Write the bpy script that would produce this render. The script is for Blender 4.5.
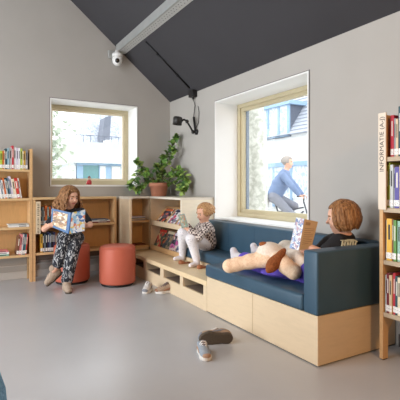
import bpy, bmesh, math, random
import numpy as np
from mathutils import Vector, Matrix

for o in list(bpy.data.objects):
    bpy.data.objects.remove(o, do_unlink=True)
scene = bpy.context.scene
COL = scene.collection
rnd = random.Random(7)

# ------------------------------------------------------------------ camera
EYE, FOC, HOR = 1.1, 420.0, 186.5
CA, SA = 0.8665, 0.4992
LAT = Vector((CA, -SA, 0)); DEP = Vector((SA, CA, 0)); UP = Vector((0, 0, 1))
cam_data = bpy.data.cameras.new('camera')
cam = bpy.data.objects.new('camera', cam_data); COL.objects.link(cam)
cam.location = (0, 0, EYE)
cam.rotation_euler = (math.radians(90), 0, -math.atan2(SA, CA))
cam_data.sensor_width = 36; cam_data.lens = FOC / 400 * 36
cam_data.shift_y = (HOR - 200) / 400
cam_data.clip_start = 0.05; cam_data.clip_end = 300
scene.camera = cam

# ------------------------------------------------------------------ sky, lights, exposure
world = bpy.data.worlds.new('sky'); scene.world = world; world.use_nodes = True
wn = world.node_tree.nodes; wl = world.node_tree.links
bg = wn['Background']; bg.inputs['Color'].default_value = (0.90, 0.96, 1.0, 1); bg.inputs['Strength'].default_value = 2.9

def area(name, loc, rot, sx, sy, power, col):
    d = bpy.data.lights.new(name, 'AREA'); d.shape = 'RECTANGLE'; d.size = sx; d.size_y = sy
    d.energy = power; d.color = col
    o = bpy.data.objects.new(name, d); COL.objects.link(o); o.location = loc; o.rotation_euler = rot
    return o
R90 = math.radians(90)
# daylight of the glass doors in the left wall; an added fill light under the left slope
area('daylight_left_near', (-3.36, 2.0, 1.2), (0, -R90, 0), 2.05, 1.5, 100, (0.92, 0.96, 1.0))
area('daylight_left_far', (-3.36, 4.2, 1.2), (0, -R90, 0), 2.05, 1.5, 85, (0.92, 0.96, 1.0))
area('added_overhead_fill', (-1.75, 2.4, 3.58), (0, -math.atan(0.825), 0), 1.3, 2.6, 72, (0.95, 0.97, 1.0))
# warm ceiling lamp behind the camera
area('ceiling_lamp_light', (1.0, -1.4, 2.7), (0.35, 0, 0), 0.5, 0.5, 62, (1.0, 0.54, 0.22))
scene.view_settings.view_transform = 'Standard'
scene.view_settings.look = 'None'
scene.view_settings.gamma = 1.0
scene.view_settings.use_curve_mapping = False
scene.view_settings.exposure = 0.22

# ------------------------------------------------------------------ materials
def lin(c):
    def f(v):
        v /= 255.0
        return v / 12.92 if v <= 0.04045 else ((v + 0.055) / 1.055) ** 2.4
    return (f(c[0]), f(c[1]), f(c[2]), 1)

def new_mat(name):
    m = bpy.data.materials.new(name); m.use_nodes = True
    nt = m.node_tree
    return m, nt, nt.nodes, nt.links, nt.nodes['Principled BSDF']

def texco(nt, scale=(1, 1, 1)):
    tc = nt.nodes.new('ShaderNodeTexCoord'); mp = nt.nodes.new('ShaderNodeMapping')
    mp.inputs['Scale'].default_value = scale
    nt.links.new(tc.outputs['Object'], mp.inputs['Vector'])
    return mp.outputs['Vector']

def ramp(nt, stops, interp='LINEAR'):
    r = nt.nodes.new('ShaderNodeValToRGB'); cr = r.color_ramp; cr.interpolation = interp
    while len(cr.elements) < len(stops): cr.elements.new(0.5)
    for e, (p, c) in zip(cr.elements, stops):
        e.position = p; e.color = c
    return r

def scl(c, k): return (min(1, c[0] * k), min(1, c[1] * k), min(1, c[2] * k), 1)

def plain(name, rgb, rough=0.6, var=0.08, scale=8, bump=0.0, bscale=60, metal=0.0, spec=0.5, stretch=(1, 1, 1), sheen=0.0):
    m, nt, N, L, b = new_mat(name)
    v = texco(nt, stretch)
    n = N.new('ShaderNodeTexNoise'); n.inputs['Scale'].default_value = scale; n.inputs['Detail'].default_value = 4
    L.new(v, n.inputs['Vector'])
    c = lin(rgb)
    r = ramp(nt, [(0.3, scl(c, 1 - var)), (0.7, scl(c, 1 + var))])
    L.new(n.outputs['Fac'], r.inputs['Fac']); L.new(r.outputs['Color'], b.inputs['Base Color'])
    b.inputs['Roughness'].default_value = rough; b.inputs['Metallic'].default_value = metal
    b.inputs['Specular IOR Level'].default_value = spec
    if sheen: b.inputs['Sheen Weight'].default_value = sheen
    if bump:
        n2 = N.new('ShaderNodeTexNoise'); n2.inputs['Scale'].default_value = bscale; L.new(v, n2.inputs['Vector'])
        bp = N.new('ShaderNodeBump'); bp.inputs['Strength'].default_value = bump; bp.inputs['Distance'].default_value = 0.01
        L.new(n2.outputs['Fac'], bp.inputs['Height']); L.new(bp.outputs['Normal'], b.inputs['Normal'])
    return m

def wood(name, rgb, stretch=(1.2, 1.2, 14), rough=0.5, var=0.16, scale=5):
    m, nt, N, L, b = new_mat(name)
    v = texco(nt, stretch)
    n = N.new('ShaderNodeTexNoise'); n.inputs['Scale'].default_value = scale; n.inputs['Detail'].default_value = 6
    n.inputs['Distortion'].default_value = 1.2
    L.new(v, n.inputs['Vector'])
    c = lin(rgb)
    r = ramp(nt, [(0.3, scl(c, 1 - var)), (0.5, c), (0.72, scl(c, 1 + var * 0.6))])
    L.new(n.outputs['Fac'], r.inputs['Fac']); L.new(r.outputs['Color'], b.inputs['Base Color'])
    b.inputs['Roughness'].default_value = rough; b.inputs['Specular IOR Level'].default_value = 0.35
    return m

def patches(name, cols, scale=20, rough=0.4, stretch=(1, 1, 1), seed=0.0, kind='F1'):
    """printed picture: cells of flat colour"""
    m, nt, N, L, b = new_mat(name)
    v = texco(nt, stretch)
    nz = N.new('ShaderNodeTexNoise'); nz.inputs['Scale'].default_value = scale * 0.6; L.new(v, nz.inputs['Vector'])
    mx = N.new('ShaderNodeVectorMath'); mx.operation = 'MULTIPLY_ADD'
    mx.inputs[1].default_value = (0.05, 0.05, 0.05); L.new(nz.outputs['Color'], mx.inputs[0]); L.new(v, mx.inputs[2])
    ad = N.new('ShaderNodeVectorMath'); ad.operation = 'ADD'; ad.inputs[1].default_value = (seed, seed * 1.7, seed * 0.6)
    L.new(mx.outputs[0], ad.inputs[0])
    vo = N.new('ShaderNodeTexVoronoi'); vo.inputs['Scale'].default_value = scale; L.new(ad.outputs[0], vo.inputs['Vector'])
    sp = N.new('ShaderNodeSeparateColor'); L.new(vo.outputs['Color'], sp.inputs['Color'])
    k = len(cols)
    r = ramp(nt, [(i / k, lin(c)) for i, c in enumerate(cols)], 'CONSTANT')
    L.new(sp.outputs['Red'], r.inputs['Fac']); L.new(r.outputs['Color'], b.inputs['Base Color'])
    b.inputs['Roughness'].default_value = rough
    return m

def two_tone(name, a, c, scale, lo=0.47, hi=0.53, stretch=(1, 1, 1), rough=0.8, dist=1.5, detail=3):
    m, nt, N, L, b = new_mat(name)
    v = texco(nt, stretch)
    n = N.new('ShaderNodeTexNoise'); n.inputs['Scale'].default_value = scale; n.inputs['Distortion'].default_value = dist
    n.inputs['Detail'].default_value = detail
    L.new(v, n.inputs['Vector'])
    r = ramp(nt, [(lo, lin(a)), (hi, lin(c))]); L.new(n.outputs['Fac'], r.inputs['Fac'])
    L.new(r.outputs['Color'], b.inputs['Base Color']); b.inputs['Roughness'].default_value = rough
    b.inputs['Specular IOR Level'].default_value = 0.2
    return m

def checker(name, a, c, scale, rough=0.8):
    m, nt, N, L, b = new_mat(name)
    v = texco(nt)
    n = N.new('ShaderNodeTexChecker'); n.inputs['Scale'].default_value = scale
    n.inputs['Color1'].default_value = lin(a); n.inputs['Color2'].default_value = lin(c)
    L.new(v, n.inputs['Vector']); L.new(n.outputs['Color'], b.inputs['Base Color'])
    b.inputs['Roughness'].default_value = rough; b.inputs['Specular IOR Level'].default_value = 0.2
    return m

def glass(name):
    m = bpy.data.materials.new(name); m.use_nodes = True
    nt = m.node_tree; nt.nodes.clear()
    out = nt.nodes.new('ShaderNodeOutputMaterial'); mix = nt.nodes.new('ShaderNodeMixShader')
    tr = nt.nodes.new('ShaderNodeBsdfTransparent'); gl = nt.nodes.new('ShaderNodeBsdfGlossy')
    gl.inputs['Roughness'].default_value = 0.02
    lw = nt.nodes.new('ShaderNodeLayerWeight'); lw.inputs['Blend'].default_value = 0.5
    pw = nt.nodes.new('ShaderNodeMath'); pw.operation = 'POWER'; pw.inputs[1].default_value = 5.0
    ma = nt.nodes.new('ShaderNodeMath'); ma.operation = 'MULTIPLY_ADD'; ma.inputs[1].default_value = 0.9; ma.inputs[2].default_value = 0.04
    nt.links.new(lw.outputs['Facing'], pw.inputs[0]); nt.links.new(pw.outputs[0], ma.inputs[0])
    nt.links.new(ma.outputs[0], mix.inputs['Fac']); nt.links.new(tr.outputs[0], mix.inputs[1])
    nt.links.new(gl.outputs[0], mix.inputs[2]); nt.links.new(mix.outputs[0], out.inputs['Surface'])
    return m

_flat = {}
def flat(rgb, rough=0.55):
    k = (tuple(rgb), rough)
    if k not in _flat:
        _flat[k] = plain('paint_%d_%d_%d' % tuple(rgb), rgb, rough, var=0.05, scale=25)
    return _flat[k]

M = {}
M['wall'] = plain('grey_plaster', (176, 172, 166), 0.9, 0.02, 3, bump=0.04, bscale=180, spec=0.2)
M['white'] = plain('white_paint', (238, 238, 236), 0.55, 0.01, 5)
M['ceiling'] = plain('charcoal_ceiling', (64, 63, 66), 0.8, 0.05, 1.5, spec=0.25)
M['floor'] = plain('grey_linoleum', (180, 181, 183), 0.29, 0.035, 2.2, bump=0.015, bscale=90, spec=0.45)
M['frame'] = wood('pale_window_wood', (196, 184, 152), (2, 2, 8), 0.45, 0.04)
M['birch'] = wood('birch_ply', (216, 194, 162), (1.2, 1.2, 7), 0.5, 0.04)
M['birch_h'] = wood('birch_ply_lying', (226, 202, 162), (1.5, 1.2, 10), 0.42, 0.06)
M['oak'] = wood('oak_veneer', (208, 168, 120), (1.2, 1.2, 9), 0.5, 0.08)
M['oak_back'] = wood('oak_back_board', (216, 176, 122), (8, 1.2, 1.2), 0.5, 0.06)
M['edge'] = wood('pale_ply_edge', (214, 180, 132), (2, 2, 30), 0.55, 0.08)
M['blue'] = plain('petrol_blue_leatherette', (52, 80, 99), 0.42, 0.05, 6, bump=0.03, bscale=200, spec=0.45)
M['coral'] = plain('coral_leatherette', (190, 98, 76), 0.5, 0.04, 5, bump=0.03, bscale=220, spec=0.4)
M['black'] = plain('black_metal', (22, 22, 24), 0.5, 0.05)
M['steel'] = plain('galvanised_steel', (172, 174, 172), 0.42, 0.06, 9, metal=0.35)
M['glass'] = glass('window_glass')
M['terracotta'] = plain('terracotta', (182, 122, 96), 0.8, 0.07, 14, bump=0.05)
M['soil'] = plain('potting_soil', (58, 42, 32), 0.95, 0.2, 60, bump=0.4)
M['stem'] = plain('plant_stem', (92, 92, 54), 0.7, 0.1)
M['paper'] = plain('book_paper', (232, 226, 212), 0.8, 0.03, 40, stretch=(60, 1, 1))
M['sticker'] = two_tone('spine_sticker', (244, 242, 238), (70, 70, 78), 130, 0.60, 0.63, rough=0.5)
M['plastic'] = plain('white_plastic', (232, 232, 230), 0.35, 0.01)
M['skin'] = plain('skin', (222, 172, 146), 0.5, 0.03, 12, spec=0.35)
M['lip'] = plain('lips', (188, 108, 98), 0.45, 0.03)
M['eye'] = plain('eye_white', (235, 232, 228), 0.2, 0.01)
M['iris'] = plain('iris', (58, 42, 32), 0.2, 0.05)

# ------------------------------------------------------------------ mesh helpers
def at(px, py, d):
    lat = (px - 200) / FOC * d
    return LAT * lat + DEP * d + Vector((0, 0, EYE - (py - HOR) / FOC * d))

def bx(bm, x0, x1, y0, y1, z0, z1, mi=0):
    c = [bm.verts.new(p) for p in ((x0, y0, z0), (x1, y0, z0), (x1, y1, z0), (x0, y1, z0),
                                   (x0, y0, z1), (x1, y0, z1), (x1, y1, z1), (x0, y1, z1))]
    for f in ((0, 3, 2, 1), (4, 5, 6, 7), (0, 1, 5, 4), (1, 2, 6, 5), (2, 3, 7, 6), (3, 0, 4, 7)):
        bm.faces.new([c[i] for i in f]).material_index = mi
    return c

def prism(bm, pts, vec, mi=0):
    """closed solid from a polygon (list of 3D points) swept along vec"""
    a = [bm.verts.new(p) for p in pts]; v = Vector(vec)
    b = [bm.verts.new(Vector(p) + v) for p in pts]
    n = len(a)
    fs = [bm.faces.new(a[::-1]), bm.faces.new(b)]
    for i in range(n):
        fs.append(bm.faces.new((a[i], a[(i + 1) % n], b[(i + 1) % n], b[i])))
    for f in fs: f.material_index = mi
    bmesh.ops.recalc_face_normals(bm, faces=fs)

def tube(bm, pts, r, seg=8, mi=0, cap=True):
    pts = [Vector(p) for p in pts]; n = len(pts)
    rs = r if isinstance(r, (list, tuple)) else [r] * n
    t0 = (pts[1] - pts[0]).normalized()
    nrm = t0.orthogonal().normalized()
    rings = []
    for i in range(n):
        t = (pts[min(i + 1, n - 1)] - pts[max(i - 1, 0)]).normalized()
        nrm = (nrm - t * nrm.dot(t)).normalized(); bn = t.cross(nrm)
        rings.append([bm.verts.new(pts[i] + (nrm * math.cos(a) + bn * math.sin(a)) * rs[i])
                      for a in [2 * math.pi * k / seg for k in range(seg)]])
    for i in range(n - 1):
        for k in range(seg):
            f = bm.faces.new((rings[i][k], rings[i][(k + 1) % seg], rings[i + 1][(k + 1) % seg], rings[i + 1][k]))
            f.smooth = True; f.material_index = mi
    if cap:
        bm.faces.new(rings[0][::-1]).material_index = mi; bm.faces.new(rings[-1]).material_index = mi

def lathe(bm, prof, c, seg=40, axis=None, mi=0):
    """prof: list of (radius, height); axis frame default world up"""
    c = Vector(c); ax = Vector(axis or (0, 0, 1)).normalized(); u = ax.orthogonal().normalized(); w = ax.cross(u)
    rings = []
    for r, h in prof:
        if r < 1e-6: rings.append([bm.verts.new(c + ax * h)])
        else: rings.append([bm.verts.new(c + ax * h + (u * math.cos(a) + w * math.sin(a)) * r)
                            for a in [2 * math.pi * k / seg for k in range(seg)]])
    for A, B in zip(rings, rings[1:]):
        for k in range(seg):
            k2 = (k + 1) % seg
            if len(A) == 1 and len(B) == 1: continue
            if len(A) == 1: f = bm.faces.new((A[0], B[k2], B[k]))
            elif len(B) == 1: f = bm.faces.new((A[k], A[k2], B[0]))
            else: f = bm.faces.new((A[k], A[k2], B[k2], B[k]))
            f.smooth = True; f.material_index = mi
    bmesh.ops.recalc_face_normals(bm, faces=bm.faces)

def bevel(bm, w, seg=2):
    bmesh.ops.bevel(bm, geom=[e for e in bm.edges], offset=w, segments=seg, profile=0.5, affect='EDGES')

def link(name, mesh, mats, parent=None):
    for m in (mats if isinstance(mats, (list, tuple)) else [mats]): mesh.materials.append(m)
    o = bpy.data.objects.new(name, mesh); COL.objects.link(o)
    if parent is not None:
        o.parent = parent
        o.matrix_parent_inverse = Matrix.Translation(-parent.location) if parent.get('world_parts') else Matrix.Identity(4)
    return o

def obj(name, bm, mats, parent=None):
    me = bpy.data.meshes.new(name); bm.to_mesh(me); bm.free()
    return link(name, me, mats, parent)

def tag(o, label, cat, group=None):
    o['label'] = label; o['category'] = cat
    if group: o['group'] = group
    return o

def thing(name, loc, label, cat, group=None):
    """Empty at the base of a thing; its parts are modelled in room coordinates"""
    o = bpy.data.objects.new(name, None); COL.objects.link(o); o.location = loc
    o.empty_display_size = 0.1; o['world_parts'] = True
    return tag(o, label, cat, group)

def struct(name, bm, mats, parent=None):
    o = obj(name, bm, mats, parent)
    if parent is None: o['kind'] = 'structure'
    return o

def box_part(name, dims, mats, parent, bev=0.0, seg=2, smooth=False):
    bm = bmesh.new(); bx(bm, *dims)
    if bev: bevel(bm, bev, seg)
    if smooth:
        for f in bm.faces: f.smooth = True
    return obj(name, bm, mats, parent)

# ------------------------------------------------------------------ organic surfaces: smooth-blended solids turned into one mesh
class Fig:
    def __init__(self): self.P = []
    def cap(self, a, b, ra, rb=None, k=0.012, m=0):
        self.P.append(('c', np.array(a, dtype=np.float32), np.array(b, dtype=np.float32), ra, ra if rb is None else rb, k, m)); return self
    def chain(self, pts, rs, k=0.012, m=0):
        for i in range(len(pts) - 1): self.cap(pts[i], pts[i + 1], rs[i], rs[i + 1], k, m)
        return self
    def ell(self, c, axes, rad, k=0.012, m=0, sub=False):
        A = np.array([list(x) for x in axes], dtype=np.float32)
        self.P.append(('e', np.array(c, dtype=np.float32), A, np.array(rad, dtype=np.float32), sub, k, m)); return self
    def rbox(self, c, axes, half, r, k=0.012, m=0, sub=False):
        A = np.array([list(x) for x in axes], dtype=np.float32)
        self.P.append(('b', np.array(c, dtype=np.float32), A, np.array(half, dtype=np.float32), r, k, m, sub)); return self
    @staticmethod
    def bounds(p):
        if p[0] == 'c':
            r = max(p[3], p[4]); return np.minimum(p[1], p[2]) - r, np.maximum(p[1], p[2]) + r
        if p[0] == 'e':
            e = (np.abs(p[2]) * p[3][:, None]).sum(0); return p[1] - e, p[1] + e
        e = (np.abs(p[2]) * (p[3] + p[4])[:, None]).sum(0); return p[1] - e, p[1] + e
    @staticmethod
    def dist(p, X):
        if p[0] == 'c':
            ab = p[2] - p[1]; L2 = float(ab @ ab) + 1e-9
            t = np.clip(((X - p[1]) @ ab) / L2, 0, 1)
            return np.linalg.norm(X - p[1] - t[..., None] * ab, axis=-1) - (p[3] + (p[4] - p[3]) * t)
        q = (X - p[1]) @ p[2].T
        if p[0] == 'e':
            k0 = np.linalg.norm(q / p[3], axis=-1); k1 = np.linalg.norm(q / (p[3] * p[3]), axis=-1) + 1e-6
            return k0 * (k0 - 1) / k1
        d = np.abs(q) - p[3]
        return np.linalg.norm(np.maximum(d, 0), axis=-1) + np.minimum(d.max(-1), 0) - p[4]
    def mesh(self, name, h=0.005):
        lo = np.min([self.bounds(p)[0] for p in self.P], 0) - 4 * h
        hi = np.max([self.bounds(p)[1] for p in self.P], 0) + 4 * h
        n = np.ceil((hi - lo) / h).astype(int) + 1
        F = np.full(n, 1.0, dtype=np.float32)
        for p in self.P:
            sub = p[4] if p[0] == 'e' else (p[7] if p[0] == 'b' else False)
            k = p[5]; b0, b1 = self.bounds(p); mg = k * 1.5 + 2.5 * h
            i0 = np.maximum(((b0 - mg - lo) / h).astype(int), 0); i1 = np.minimum(((b1 + mg - lo) / h).astype(int) + 2, n)
            sl = tuple(slice(a, b) for a, b in zip(i0, i1))
            g = np.stack(np.meshgrid(*[lo[d] + h * np.arange(i0[d], i1[d]) for d in range(3)], indexing='ij'), -1).astype(np.float32)
            d = self.dist(p, g); a = F[sl]
            if sub:
                d = -d; hh = np.clip(0.5 - 0.5 * (d - a) / k, 0, 1)
                F[sl] = d * (1 - hh) + a * hh + k * hh * (1 - hh)
            else:
                hh = np.clip(0.5 + 0.5 * (d - a) / k, 0, 1)
                F[sl] = d * (1 - hh) + a * hh - k * hh * (1 - hh)
        S = F < 0
        c8 = [S[i:n[0] - 1 + i, j:n[1] - 1 + j, q:n[2] - 1 + q] for i in (0, 1) for j in (0, 1) for q in (0, 1)]
        mixd = np.logical_or.reduce(c8) & ~np.logical_and.reduce(c8)
        ids = np.argwhere(mixd); N = len(ids)
        idx = np.full(mixd.shape, -1, dtype=np.int32); idx[mixd] = np.arange(N)
        acc = np.zeros((N, 3), dtype=np.float32); cnt = np.zeros(N, dtype=np.float32)
        for ax in range(3):
            for u in (0, 1):
                for v in (0, 1):
                    o = [0, 0, 0]; o[(ax + 1) % 3] = u; o[(ax + 2) % 3] = v
                    a = ids + o; e = a.copy(); e[:, ax] += 1
                    fa = F[a[:, 0], a[:, 1], a[:, 2]]; fb = F[e[:, 0], e[:, 1], e[:, 2]]
                    w = (fa < 0) != (fb < 0)
                    t = np.where(w, fa / np.where(w, fa - fb, 1), 0)
                    pt = a.astype(np.float32); pt[:, ax] += t
                    acc += pt * w[:, None]; cnt += w
        V = lo + h * acc / cnt[:, None]
        faces = []
        for ax in range(3):
            b, c = (ax + 1) % 3, (ax + 2) % 3
            sa = [slice(None)] * 3; sb = [slice(None)] * 3
            sa[ax] = slice(0, n[ax] - 1); sb[ax] = slice(1, n[ax])
            A = S[tuple(sa)]; B = S[tuple(sb)]
            e = np.argwhere(A != B); e = e[(e[:, b] > 0) & (e[:, c] > 0)]
            s = A[e[:, 0], e[:, 1], e[:, 2]]
            def cell(db, dc):
                q = e.copy(); q[:, b] += db; q[:, c] += dc
                q = np.minimum(q, np.array(idx.shape) - 1)
                return idx[q[:, 0], q[:, 1], q[:, 2]]
            Q = np.stack([cell(-1, -1), cell(0, -1), cell(0, 0), cell(-1, 0)], 1)
            Q[~s] = Q[~s][:, ::-1]
            faces.append(Q)
        Q = np.concatenate(faces)
        Q = Q[(Q >= 0).all(1)]
        me = bpy.data.meshes.new(name)
        me.from_pydata(V.tolist(), [], Q.tolist())
        if any(p[6] for p in self.P):
            best = np.full(N, 1e9); mat = np.zeros(N, dtype=int)
            for p in self.P:
                if (p[0] == 'e' and p[4]) or (p[0] == 'b' and p[7]): continue
                d = self.dist(p, V) - (0.002 if p[6] else 0)
                w = d < best; best[w] = d[w]; mat[w] = p[6]
            me.polygons.foreach_set('material_index', mat[Q[:, 0]].astype(np.int32))
        me.polygons.foreach_set('use_smooth', np.ones(len(Q), dtype=bool))
        me.update()
        return me
    def build(self, name, mats, parent=None, h=0.005):
        return link(name, self.mesh(name, h), mats, parent)

def frame3(f, u=UP):
    f = Vector(f).normalized(); r = f.cross(Vector(u)).normalized(); u2 = r.cross(f).normalized()
    return f, r, u2

def add_head(F, c, f, s, u=UP, brow=2, width=1.0):
    """head of height s centred on c looking along f"""
    f, r, u = frame3(f, u); c = Vector(c); ax = (f, r, u)
    F.ell(c + u * .08 * s - f * .05 * s, ax, (.47 * s, .385 * s * width, .42 * s), k=.02)
    F.ell(c + f * .12 * s - u * .2 * s, ax, (.29 * s, .29 * s * width, .29 * s), k=.03)
    F.ell(c + f * .27 * s - u * .42 * s, ax, (.09 * s, .10 * s, .08 * s), k=.025)
    for sg in (-1, 1):
        F.ell(c + f * .26 * s + r * sg * .17 * s - u * .16 * s, ax, (.12 * s, .12 * s, .12 * s), k=.02)
        F.ell(c + f * .42 * s + r * sg * .15 * s + u * .0 * s, ax, (.06 * s, .09 * s, .055 * s), k=.008, sub=True)
        F.ell(c - f * .02 * s + r * sg * .375 * s * width - u * .05 * s, ax, (.075 * s, .035 * s, .12 * s), k=.006)
        F.cap(c + f * .405 * s + r * sg * .08 * s + u * .105 * s, c + f * .36 * s + r * sg * .23 * s + u * .10 * s, .016 * s, .012 * s, k=.003, m=brow)
    F.cap(c + f * .40 * s + u * .0 * s, c + f * .475 * s - u * .11 * s, .035 * s, .05 * s, k=.012)
    F.cap(c + f * .385 * s - r * .08 * s - u * .265 * s, c + f * .385 * s + r * .08 * s - u * .265 * s, .028 * s, .028 * s, k=.006, m=1)

def add_eyes(parent, c, f, s, u=UP):
    f, r, u = frame3(f, u); c = Vector(c)
    for sg in (-1, 1):
        bm = bmesh.new()
        p = c + f * .33 * s + r * sg * .155 * s + u * .0 * s
        g = (f + r * sg * .15).normalized(); R = .056 * s
        lathe(bm, [(R * math.sin(a), R * math.cos(a)) for a in [math.pi * i / 12 for i in range(13)]], p, 16, g)
        for fc in bm.faces:
            if (fc.calc_center_median() - p).normalized().dot(g) > .62: fc.material_index = 1
        obj('eye', bm, [M['eye'], M['iris']], parent)

def add_hand(F, w, d, nrm, s, thumb=1, curl=0.55, spread=0.06):
    """hand of length s from wrist w along d, palm facing nrm; thumb: +1/-1 side"""
    d = Vector(d).normalized(); nrm = Vector(nrm); nrm = (nrm - d * nrm.dot(d)).normalized(); sd = nrm.cross(d).normalized()
    w = Vector(w)
    F.ell(w + d * .27 * s, (d, sd, nrm), (.30 * s, .20 * s, .095 * s), k=.008)
    F.cap(w, w + d * .2 * s, .115 * s, .11 * s, k=.012)
    for i, (o, ln) in enumerate(((-.15, .34), (-.05, .42), (.05, .45), (.15, .40))):
        b = w + d * .50 * s + sd * o * s * thumb; v = (d + sd * o * thumb * spread * 6).normalized(); r = .052 * s
        ang = 0.0; p = b
        for j, q in enumerate((.45, .32, .23)):
            ang += curl * (.6 if j == 0 else 1)
            dv = v * math.cos(ang) + nrm * math.sin(ang)
            p2 = p + dv * ln * q * s
            F.cap(p, p2, r, r * .9, k=.003); p = p2; r *= .92
    b = w + d * .18 * s + sd * .15 * s * thumb
    p1 = b + (d * .6 + sd * thumb * .75 + nrm * .35).normalized() * .2 * s
    p2 = p1 + (d * .8 + sd * thumb * .2 + nrm * .7).normalized() * .17 * s
    F.cap(b, p1, .07 * s, .058 * s, k=.006); F.cap(p1, p2, .055 * s, .05 * s, k=.003)

def add_hair(F, c, f, s, u=UP, n=110, hang=0.0, openang=60, fringe=50, curl=0.0, r0=.06, seed=1, ends=None, width=1.0, cap=True, vol=1.0):
    q = random.Random(seed)
    f, r, u = frame3(f, u); c = Vector(c); c0 = c + u * .08 * s - f * .05 * s
    if cap:
        F.ell(c0 + u * .04 * s - f * .07 * s, (f, r, u), (.46 * s * vol, .415 * s * width * vol, .43 * s * vol), k=.01)
    for i in range(n):
        ph = math.radians(-180 + 360 * (i + q.random()) / n)
        front = abs(math.degrees(ph)) < openang
        th_end = math.radians(fringe + q.uniform(-6, 6)) if front else math.radians(96)
        A, B, C = .53 * s * vol, .45 * s * width * vol, .47 * s * vol
        k = q.uniform(.95, 1.05)
        pts = []
        off = math.radians(q.uniform(0, 9))
        for j in range(6):
            th = off + (th_end - off) * j / 5
            pts.append(c0 - f * .03 * s + (f * math.cos(ph) * A + r * math.sin(ph) * B) * math.sin(th) * k + u * C * math.cos(th) * k)
        if not front and hang > 0:
            m = max(2, int(hang * s / .022)); ph0 = q.uniform(0, 6.28)
            base = pts[-1]; hl = hang * s * q.uniform(.85, 1.08)
            out = (f * math.cos(ph) + r * math.sin(ph)).normalized(); sd = out.cross(u)
            for j in range(1, m + 1):
                t = j / m
                w = curl * s * min(1, t * 2)
                flare = ends(t) if ends else 0
                pts.append(base - u * hl * t + out * (flare * s + w * .5 * math.sin(ph0 + t * hl * 70)) + sd * w * math.cos(ph0 + t * hl * 70))
        m = len(pts)
        F.chain(pts, [r0 * s * (1 - .5 * j / (m - 1)) for j in range(m)], k=.004)

# ------------------------------------------------------------------ room shell
WX, WY = 2.637, 5.44            # right wall, back wall
LX, FY = -3.437, -3.0           # left wall, wall behind the camera
EAVE, SL = 2.31, 0.825
RX = (WX + LX) / 2
def roof(x): return EAVE + SL * (WX - x) if x >= RX else EAVE + SL * (x - LX)

bm = bmesh.new(); bx(bm, LX - .3, WX + .3, FY - .3, WY + .3, -0.12, 0.0)
struct('floor', bm, M['floor'])

W1 = (0.988, 2.141, 1.10, 2.20)       # back window x0 x1 z0 z1
W2 = (2.684, 4.217, 0.72, 2.104)      # right window y0 y1 z0 z1
TH = 0.45
bm = bmesh.new()
def wall_poly(xs0, xs1, zlo=0.0, zhi=None):
    xs = [xs0] + ([RX] if xs0 < RX < xs1 else []) + [xs1]
    if zhi is None: top = [(x, WY, roof(x)) for x in xs[::-1]]
    else: top = [(x, WY, zhi) for x in xs[::-1]]
    prism(bm, [(xs0, WY, zlo), (xs1, WY, zlo)] + top, (0, TH, 0))
wall_poly(LX - .3, W1[0]); wall_poly(W1[1], WX + TH)
wall_poly(W1[0], W1[1], 0, W1[2]); wall_poly(W1[0], W1[1], W1[3])
struct('wall_back', bm, M['wall'])
bm = bmesh.new()
bx(bm, WX, WX + TH, FY, W2[0], 0, EAVE); bx(bm, WX, WX + TH, W2[1], WY, 0, EAVE)
bx(bm, WX, WX + TH, W2[0], W2[1], 0, W2[2]); bx(bm, WX, WX + TH, W2[0], W2[1], W2[3], EAVE)
struct('wall_right', bm, M['wall'])
bm = bmesh.new()
LW = ((1.2, 2.8), (3.4, 5.0)); y = FY
for a, b in LW:
    bx(bm, LX - .3, LX, y, a, 0, EAVE); bx(bm, LX - .3, LX, a, b, 0, .10); bx(bm, LX - .3, LX, a, b, 2.25, EAVE); y = b
bx(bm, LX - .3, LX, y, WY, 0, EAVE)
struct('wall_left', bm, M['wall'])
bm = bmesh.new()
prism(bm, [(LX - .3, FY - .2, 0), (WX + .3, FY - .2, 0), (WX + .3, FY - .2, roof(WX)), (RX, FY - .2, roof(RX)), (LX - .3, FY - .2, roof(LX))], (0, .2, 0))
struct('wall_front', bm, plain('warm_wall', (150, 128, 104), 0.9, 0.05))
bm = bmesh.new()
for x0, x1 in ((RX, WX + .12), (LX - .12, RX)):
    z0 = EAVE + SL * (WX - x0) if x0 >= RX else EAVE + SL * (x0 - LX)
    z1 = EAVE + SL * (WX - x1) if x0 >= RX else EAVE + SL * (x1 - LX)
    prism(bm, [(x0, FY - .2, z0), (x1, FY - .2, z1), (x1, FY - .2, z1 + .14), (x0, FY - .2, z0 + .14)], (0, WY + TH - FY + .2, 0))
struct('ceiling', bm, M['ceiling'])

bm = bmesh.new(); bx(bm, LX, WX - .014, WY - .014, WY, 0, .085); bx(bm, LX, WX - .014, WY - .018, WY, .15, .162)
struct('baseboard_back', bm, plain('pale_skirting', (196, 192, 186), .6, .02))
bm = bmesh.new(); bx(bm, WX - .014, WX, FY, 1.82, 0, .085)
struct('baseboard_right', bm, plain('dark_skirting', (84, 78, 76), .6, .03))

def lining(name, pts4, axis):
    """four white boards around a window opening, standing 6 mm proud of the wall, in a thin dark shadow gap"""
    pass
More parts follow.
